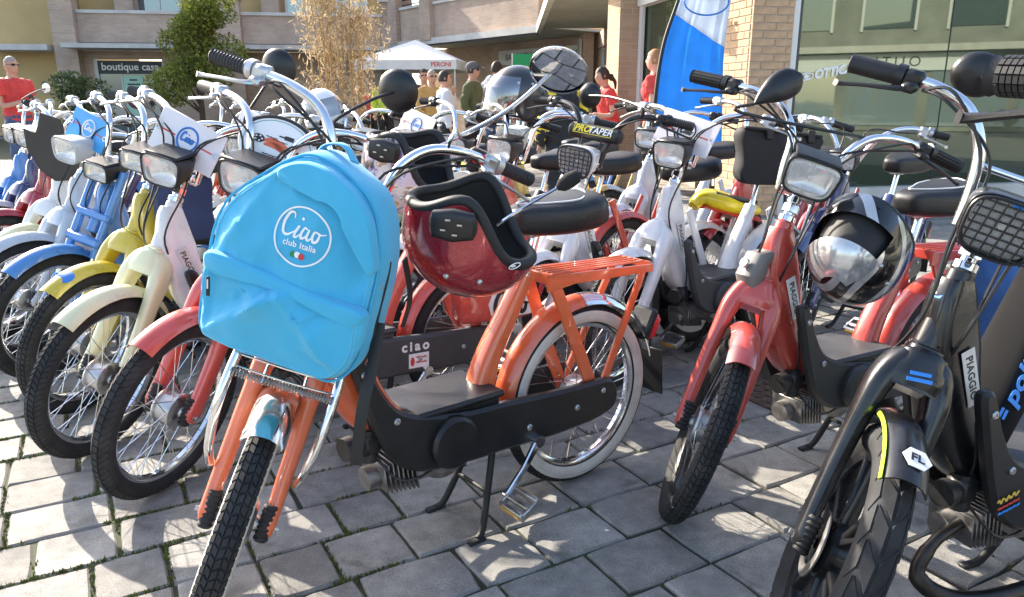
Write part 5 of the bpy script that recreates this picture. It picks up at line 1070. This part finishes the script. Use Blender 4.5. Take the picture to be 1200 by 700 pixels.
def person(label, pos, face, h, shirt, pants, hair, arms=('down','down'), skin=skinm, sleeve='short', hairstyle='short', extras=(), bend=0, head_turn=0):
    root = empty('person', pos, R(face), label, 'person', 'people standing in the square'); k = h/1.74; root.matrix_basis = root.matrix_basis @ Matrix.Scale(k,4)
    Bd = Matrix.Translation((0,0,.95)) @ Matrix.Rotation(R(bend),4,'Y') @ Matrix.Translation((0,0,-.95))
    Hd = Bd @ Matrix.Translation((0,0,1.5)) @ Matrix.Rotation(R(head_turn),4,'Z') @ Matrix.Translation((0,0,-1.5))
    T = lambda M, b: MB().add([M @ Vector(v) for v in b.v], b.f)
    body = MB(); up = MB(); hd = MB()
    tors = [(0,0,.90),(0,0,1.0),(-.005,0,1.12),(0,0,1.28),(-.005,0,1.38),(-.01,0,1.45),(-.01,0,1.49)]; ts = [(.165,.11),(.16,.105),(.145,.1),(.17,.12),(.175,.11),(.12,.08),(.06,.06)]
    up.sweep(tors, ts, side=(0,1,0), n=20, p=2.3); up.tube([(-.015,0,1.44),(.0,0,1.56)], [.062,.056], 12)
    def arm(kind, s, r0, clothed=None):
        A = [V(x,y*s,z) for x,y,z in ARMS[kind]]; b = MB(); P = spl([V(-.01,s*.12,1.42)]+A, 5); n_ = len(P)
        b.tube(P, [r0*(1.25-.62*i/(n_-1)) for i in range(n_)], 12)
        if clothed is None:
            d = (A[2]-A[1]).normalized(); side = V(0,0,1).cross(d); side = side.normalized() if side.length > .2 else V(1,0,0); c = A[2]+d*.045
            Mr = Matrix((side, d, side.cross(d))).transposed(); b.ball(c, (.036,.05,.017), 12, 8, Mr)
            for f_ in range(4): p0 = c+side*(-.027+.018*f_)+d*.035; L_ = (.06,.072,.068,.052)[f_]; nn = side.cross(d)*-.02; b.tube([p0, p0+d*L_*.5+nn*.3, p0+d*L_*.85+nn*1.2], [.0095,.009,.0075], 8)
            th = c+side*.03*s; b.tube([c+side*.02*s-d*.02, th+side*.018*s+d*.012, th+side*.022*s+d*.04], [.013,.011,.009], 8)
        return b
    for s, kd in ((1,arms[0]),(-1,arms[1])): q = arm(kd, s, .046); up.add(q.v, q.f)
    hd.ball((.01,0,1.635), (.096,.076,.118), 24, 16); hd.ball((.035,0,1.575), (.062,.052,.055), 16, 10); hd.ball((.108,0,1.625), (.018,.013,.024), 10, 8); hd.ball((.096,0,1.585), (.012,.024,.008), 10, 6)
    for s in (-1,1): hd.ball((.0,s*.078,1.635), (.018,.011,.03), 10, 8)
    body.add(T(Bd,up).v, up.f); body.add(T(Hd,hd).v, hd.f)
    for s in (-1,1):
        body.tube(spl([(0,s*.085,.93),(.01,s*.095,.7),(.015,s*.1,.5),(-.01,s*.1,.28),(-.015,s*.1,.08)],4), [.088-.0029*i for i in range(17)], 14); body.ball((.06,s*.1,.045), (.12,.045,.045), 14, 8)
    remesh(link('body', body, skin, root), .0105)
    sh = MB(); sh.sweep(tors[:6], [(a+.018,b_+.018) for a,b_ in ts[:6]], side=(0,1,0), n=20, p=2.3)
    for s, kd in ((1,arms[0]),(-1,arms[1])):
        A = [V(x,y*s,z) for x,y,z in ARMS[kd]]; P = [V(-.01,s*.10,1.42), A[0], A[0]*.45+A[1]*.55] if sleeve == 'short' else spl([V(-.01,s*.10,1.42)]+A[:2]+[A[1]*.1+A[2]*.9],3)
        sh.tube(P, [.072,.074,.07] if sleeve == 'short' else [.075-.0028*i for i in range(len(P))], 14)
    if 'hood' in extras: sh.ball((-.1,0,1.47), (.08,.13,.075), 16, 10)
    else: sh.tube([(.065*math.cos(a)-.008,.062*math.sin(a),1.478+.012*math.cos(a)*-1) for a in [2*math.pi*i/20 for i in range(20)]], .012, 8, closed=True)
    fold(remesh(link('shirt' if sleeve == 'short' else 'jacket', T(Bd,sh), shirt, root), .013, 3))
    tr = MB(); tr.sweep([(0,0,.84),(0,0,.95),(0,0,1.02)], [(.16,.115),(.182,.128),(.175,.12)], side=(0,1,0), n=18, p=2.3)
    for s in (-1,1): tr.tube(spl([(0,s*.085,.92),(.01,s*.095,.7),(.015,s*.1,.5),(-.01,s*.1,.28),(-.01,s*.1,.1)],4), [.105-.0028*i for i in range(17)], 14)
    fold(remesh(link('trousers', tr, pants, root), .014, 3))
    shoe = MB()
    for s in (-1,1): shoe.ball((.06,s*.1,.05), (.135,.053,.052), 14, 8)
    link('shoes', shoe, matteb, root)['kind'] = 'stuff'
    hr = MB(); vs = []; fs = []
    for i in range(24):
        ph = 2*math.pi*i/24; tm = R(62 if abs(math.atan2(math.sin(ph),math.cos(ph))) < R(65) else (112 if hairstyle != 'bald' else 70))
        for j in range(10): th = tm*j/9; kk = 1.09 if hairstyle != 'bald' else 1.02; w_ = kk+.03*noise.noise(V(ph*3,th*6,h*9)); vs.append(V(.006+.098*w_*math.sin(th)*math.cos(ph), .079*w_*math.sin(th)*math.sin(ph), 1.637+.12*w_*math.cos(th)))
    for i in range(24):
        for j in range(9): fs.append((i*10+j,((i+1)%24)*10+j,((i+1)%24)*10+j+1,i*10+j+1))
    hr.add(vs, fs)
    if hairstyle == 'long': hr.ball((-.07,0,1.56),(.055,.085,.14),16,10)
    if hairstyle == 'tail': hr.ball((-.115,0,1.6),(.04,.035,.05),12,8); hr.tube(spl([(-.12,0,1.6),(-.16,0,1.53),(-.15,0,1.43)],4),[.026,.028,.028,.027,.025,.022,.018,.014,.008],10)
    link('hair', T(Hd,hr), hair, root)
    if 'glasses' not in extras:
        for s in (-1,1): link('eye', T(Hd, MB().ball((.094,s*.031,1.648),(.008,.013,.007),10,6)), blackprint, root)
    if 'glasses' in extras:
        g = MB()
        for s in (-1,1): g.box((.098,s*.034,1.643),(.012,.05,.032),Matrix.Rotation(R(-14*-s),3,'Z'),.005); g.tube([(.092,s*.06,1.648),(.03,s*.084,1.648)],.004,6)
        g.box((.105,0,1.65),(.008,.03,.006)); link('sunglasses', T(Hd,g), mat('sunglass_black',(.01,.01,.01),.1,coat=1), root)
    if 'cap' in extras:
        c_ = MB(); c_.ball((0,0,1.685),(.112,.09,.085),20,10); c_.sweep([(.08,0,1.685),(.15,0,1.68),(.19,0,1.665)],[(.075,.006),(.07,.005),(.04,.004)],side=(0,1,0),n=14); link('cap', T(Hd,c_), mat('grey_cap',(.1,.1,.11),.9), root)
    if 'stripe' in extras:
        for s in (-1,1): link('sleeve_panel', T(Bd, MB().tube(spl([V(-.01,s*.12,1.43),V(0,s*.205,1.38),V(-.02,s*.25,1.14),V(.04,s*.255,.95)],4),[.083-.0022*i for i in range(13)],14)), mat('yellow_cloth',(.75,.55,.02),.8), root)
    if 'phone' in extras: link('phone', MB().box((.31,.0,1.2),(.012,.075,.15),Matrix.Rotation(R(-40),3,'Y'),.004), matteb, root)
    return root
def ground_under(px, depth, y=100): p = at(px, y, depth); return (p.x, p.y, 0)
redsh = mat('red_polo', (.60,.055,.05), .85, noise_s=8, noise_a=.1); jeans = mat('jeans_blue', (.06,.09,.17), .9, noise_s=10, noise_a=.2); darkt = mat('dark_trousers', (.02,.02,.024), .85)
brown = mat('brown_hair', (.03,.018,.012), .6); greyh = mat('grey_hair', (.3,.27,.24), .7); ginger = mat('ginger_hair', (.35,.17,.07), .65); greyhood = mat('grey_hoodie', (.42,.44,.48), .9); green = mat('olive_vest', (.10,.11,.05), .9); whitej = mat('white_jacket', (.62,.64,.68), .85); tanj = mat('tan_jacket', (.5,.3,.1), .85); blackj = mat('black_jacket',(.015,.015,.016),.8)
person('man in red polo shirt and sunglasses holding a phone beside the mopeds', ground_under(16,9.8), -20, 1.66, redsh, jeans, greyh, ('hold','hold'), skinm, extras=('glasses','phone'), hairstyle='bald')
person('dark haired woman in red shirt leaning beside the brick pillar', ground_under(716,9.0), 190, 1.50, redsh, darkt, brown, ('hold','down'), skinm, hairstyle='tail', bend=10)
person('fair haired man in red shirt standing behind the blue flag', ground_under(767,8.6), 160, 1.66, redsh, darkt, ginger, ('down','down'), skinm2)
person('person in black jacket with yellow sleeves and shoulders', ground_under(660,6.6), 115, 1.42, blackj, darkt, brown, ('down','down'), sleeve='long', extras=('stripe',))
person('man in grey cap, sunglasses and olive vest by the bar', ground_under(554,10.8), -15, 1.64, green, darkt, brown, ('down','pocket'), sleeve='long', extras=('cap','glasses'))
person('dark haired man in grey hooded top seen from behind', ground_under(582,11.2), 60, 1.67, greyhood, jeans, brown, ('down','down'), sleeve='long', extras=('hood',))
person('woman in white jacket touching her face by the gazebo', ground_under(521,10.2), 10, 1.50, whitej, darkt, brown, ('chin','down'), sleeve='long')
person('bystander in sunglasses and tan jacket behind the white jacket', ground_under(506,11.8), -60, 1.58, tanj, darkt, greyh, ('down','down'), sleeve='long', extras=('glasses',), hairstyle='bald')
person('bystander in dark jacket near the pale windscreen', ground_under(497,12.6), -80, 1.62, blackj, darkt, brown, ('down','down'), sleeve='long', extras=('glasses',))
person('person in lime safety vest under the gazebo', ground_under(450,16.5), -70, 1.66, mat('lime_vest',(.45,.7,.05),.8), darkt, brown, ('down','down'), sleeve='long')
person('person in red top standing under the gazebo', ground_under(436,17.5), -90, 1.5, redsh, darkt, brown, ('down','down'))

# ------------------------------------------------------------------ trees and shrubs
def leaves(clumps, n, size, seed, droop=0, aspect=.5):
    r = random.Random(seed); b = MB(); vs = []; fs = []
    tot = sum(c[1]**2 for c in clumps)
    for c, rad in clumps:
        for _ in range(int(n*rad**2/tot)):
            while True:
                d = V(r.uniform(-1,1),r.uniform(-1,1),r.uniform(-1,1))
                if .05 < d.length < 1: break
            d = d.normalized()*(d.length**.45); p = Vector(c)+d*rad*(1+.35*noise.noise(V(*c)+d*2.5)); s = size*r.uniform(.6,1.4)
            u = V(r.gauss(0,1),r.gauss(0,1),r.gauss(0,1)-droop).normalized(); w_ = u.orthogonal().normalized(); w_ = Matrix.Rotation(r.random()*6.28,3,u) @ w_
            k = len(vs); vs += [p, p+u*s*.5+w_*s*aspect*.5, p+u*s, p+u*s*.5-w_*s*aspect*.5]; fs.append((k,k+1,k+2,k+3))
    return b.add(vs, fs)
def leaf_mat(name, c0, c1):
    m = two_mat(name, c0, c1, 7, .38, .62, .7, 0); b = m.node_tree.nodes['Principled BSDF']; b.inputs['Subsurface Weight'].default_value = 0; n = m.node_tree; tr = n.nodes.new('ShaderNodeBsdfTranslucent'); mx = n.nodes.new('ShaderNodeMixShader'); mx.inputs[0].default_value = .35; cr = [q for q in n.nodes if q.type == 'VALTORGB'][0]
    n.links.new(cr.outputs[0], tr.inputs[0]); n.links.new(b.outputs[0], mx.inputs[1]); n.links.new(tr.outputs[0], mx.inputs[2]); n.links.new(mx.outputs[0], n.nodes['Material Output'].inputs[0]); return m
bark = mat('bark', (.09,.065,.045), .9, noise_s=12, noise_a=.4)
leafg = leaf_mat('leaf_green', (.09,.13,.02), (.33,.36,.07)); leafd = leaf_mat('leaf_dark', (.05,.08,.03), (.13,.18,.08)); leaft = leaf_mat('dry_leaf', (.36,.27,.15), (.58,.47,.31))
def tree(label, base, clumps, n, size, leafm, seed, trunk_r=.1, name='tree', cat='tree'):
    t = empty(name, base, 0, label, cat); top = max(c[0][2] for c in clumps)
    tr = MB(); tr.tube(spl([(0,0,-.05),(.04,.02,top*.3),(-.03,0,top*.6),(.02,0,top*.9)],5), [trunk_r*(1-.055*i) for i in range(16)], 10)
    for c, rad in clumps: tr.tube(spl([(0,0,c[2]*.55),(c[0]*.5,c[1]*.5,c[2]*.8),c],4), [trunk_r*.4*(1-.09*i) for i in range(9)], 6)
    link('trunk', tr, bark, t); link('crown', leaves(clumps,n,size,seed).mesh('crown',0), leafm, t)['kind'] = 'stuff'; return t
g0 = ground_under(232,21); rr = random.Random(5)
cl_ = [((rr.gauss(0,.42),rr.gauss(0,.3),z+rr.gauss(0,.12)), rr.uniform(.4,.62)) for z in (1.5,1.9,2.3,2.7,3.1,3.4,3.7) for _ in range(2)]+[((-.62,0,2.7),.36),((-.5,0,1.9),.38),((.45,0,3.4),.4)]
tree('clipped green evergreen tree in front of the home shop', g0, cl_, 17000, .09, leafg, 11)
tree('small leafy oleander shrub by the ochre wall', ground_under(88,17.5), [((rr.gauss(0,.25),rr.gauss(0,.2),rr.uniform(.5,1.5)), .32) for _ in range(9)], 3000, .1, leafd, 12, .04, 'shrub', 'shrub')
tree('large green tree mirrored in the green shop glass', (22,3.5,0), [((rr.gauss(0,1.3),rr.gauss(0,1.3),rr.uniform(3,7)), 1.3) for _ in range(14)], 9000, .3, leafg, 13, .25)
# dried bamboo clump
bb = empty('bamboo', ground_under(388,14.5), 0, 'tall clump of dried tan bamboo behind the mopeds', 'bamboo')
canem = mat('dry_cane', (.42,.27,.12), .7, noise_s=9, noise_a=.3); lv = []; 
for i in range(26):
    a = rr.random()*6.28; q = .72*math.sqrt(rr.random()); x, y = q*math.cos(a)*1.0, q*math.sin(a)*.6; h = rr.uniform(2.6,4.2); lx, ly = x*1.25+rr.gauss(0,.12), y*1.3
    P = spl([(x,y,-.02),(x*1.1,y*1.1,h*.5),(lx,ly,h)],7); link('cane', MB().tube(P, [.016*(1-.05*j) for j in range(len(P))], 7), canem, bb)
    for z in [rr.uniform(.6,1)*h for _ in range(3)]+[rr.uniform(.25,.7)*h]: t = z/h; lv.append(((x+(lx-x)*t+rr.gauss(0,.08), y+(ly-y)*t+rr.gauss(0,.08), z), rr.uniform(.15,.3)))
link('foliage', leaves(lv, 5200, .13, 15, droop=.9, aspect=.17).mesh('foliage',0), leaft, bb)['kind'] = 'stuff'

# ------------------------------------------------------------------ gazebo, flag, banner
gz = empty('gazebo', (-2.75,22.6,0), R(-6), 'white pop up gazebo with printed valance in front of the bar', 'gazebo')
tent = mat('white_canvas', (.75,.75,.73), .85, noise_s=3, noise_a=.06); q = 1.42; ro = MB(); N = 8; vs = []; fs = []
ro.add([(-q,-q,2.2),(q,-q,2.2),(q,q,2.2),(-q,q,2.2),(0,0,2.82)], [(0,1,4),(1,2,4),(2,3,4),(3,0,4)]); link('roof', ro.mesh('roof',0), tent, gz)
for k in range(4): v_ = link('valance', MB().box((0,-q-.004,2.08),(2*q,.006,.25)), tent, gz, Matrix.Rotation(math.pi/2*k,4,'Z')); letters('PERONI', .16, redprint, v_, frame((1.0,-q-.0085,2.08),(1,0,0),(0,0,1)), bold=.004)
for sx in (-1,1):
    for sy in (-1,1): link('pole', MB().cyl((sx*(q-.06),sy*(q-.06),0),(sx*(q-.06),sy*(q-.06),2.15),.025,n=10), framem, gz)
fl = empty('feather_flag', (0,0,0), 0, 'tall blue and white feather flag beside the brick pillar', 'flag')
fp = [at(764,200,6.6), at(766,140,6.6), at(776,60,6.6), at(795,0,6.6), at(818,-70,6.6), at(850,-130,6.6), at(880,-140,6.6)]; fp[0].z = 0
link('pole', MB().tube(spl(fp,8), [.02-.0002*i for i in range(49)], 10), matteb, fl)
PF = spl(fp,8); PF = [p for p in PF if p.z > .45]
def flag_panel(lo, hi, m):
    vs = []; fs = []; W_ = 15; n_ = len(PF); NR = 30; tb = next(k for k, p in enumerate(PF) if p.z > 1.86)/(n_-1)
    for i in range(NR+1):
        for j in range(W_+1):
            s = j/W_; tt = tb-.12*s; t = (tt*i/NR if lo == 0 else tt+(1-tt)*i/NR); k = min(int(t*(n_-1)),n_-2); p = PF[k].lerp(PF[k+1], t*(n_-1)-k); wd = .62*(1-.3*t)*(1 if t < .8 else (1-t)/.2*.9+.1); vs.append(V(p.x+wd*s-(p.x-PF[0].x)*.35*s, p.y+.02*math.sin(9*s+2.5*t)*s+.012*math.sin(25*s), p.z-.02*s))
    for i in range(NR):
        for j in range(W_): a = i*(W_+1)+j; fs.append((a,a+1,a+W_+2,a+W_+1))
    o = link('cloth', MB().add(vs,fs), m, fl); sm = o.modifiers.new('thick','SOLIDIFY'); sm.thickness = .002; return o
def cloth_mat(name, c): return leaf_mat(name, c, tuple(min(1,x*1.1) for x in c))
flag_panel(0, 1.92, cloth_mat('flag_blue',(.04,.34,.8))); fw = flag_panel(1.92, 9, cloth_mat('flag_white',(.7,.75,.82)))
link('ring', MB().tube([at(828+26*math.cos(a),2+16*math.sin(a),6.52) for a in [2*math.pi*i/32 for i in range(32)]], .008, 6, closed=True), blueprint, fl)
link('base', MB().box((fp[0].x,fp[0].y,.02),(.4,.4,.04),None,.01), matteb, fl)
bn = empty('banner', at(628,80,17), R(-10), 'green white and red flag hung by the bar entrance', 'banner')
for i, c_ in enumerate(((.03,.35,.12),(.75,.75,.73),(.6,.05,.05))): link('stripe', MB().box((-.3+.46*i,0,0),(.46,.01,.62)), mat('banner_%d' % i, c_, .8), bn)
link('pole', MB().cyl((-.54,0,-1.75),(-.54,0,.33),.015,n=8), framem, bn)
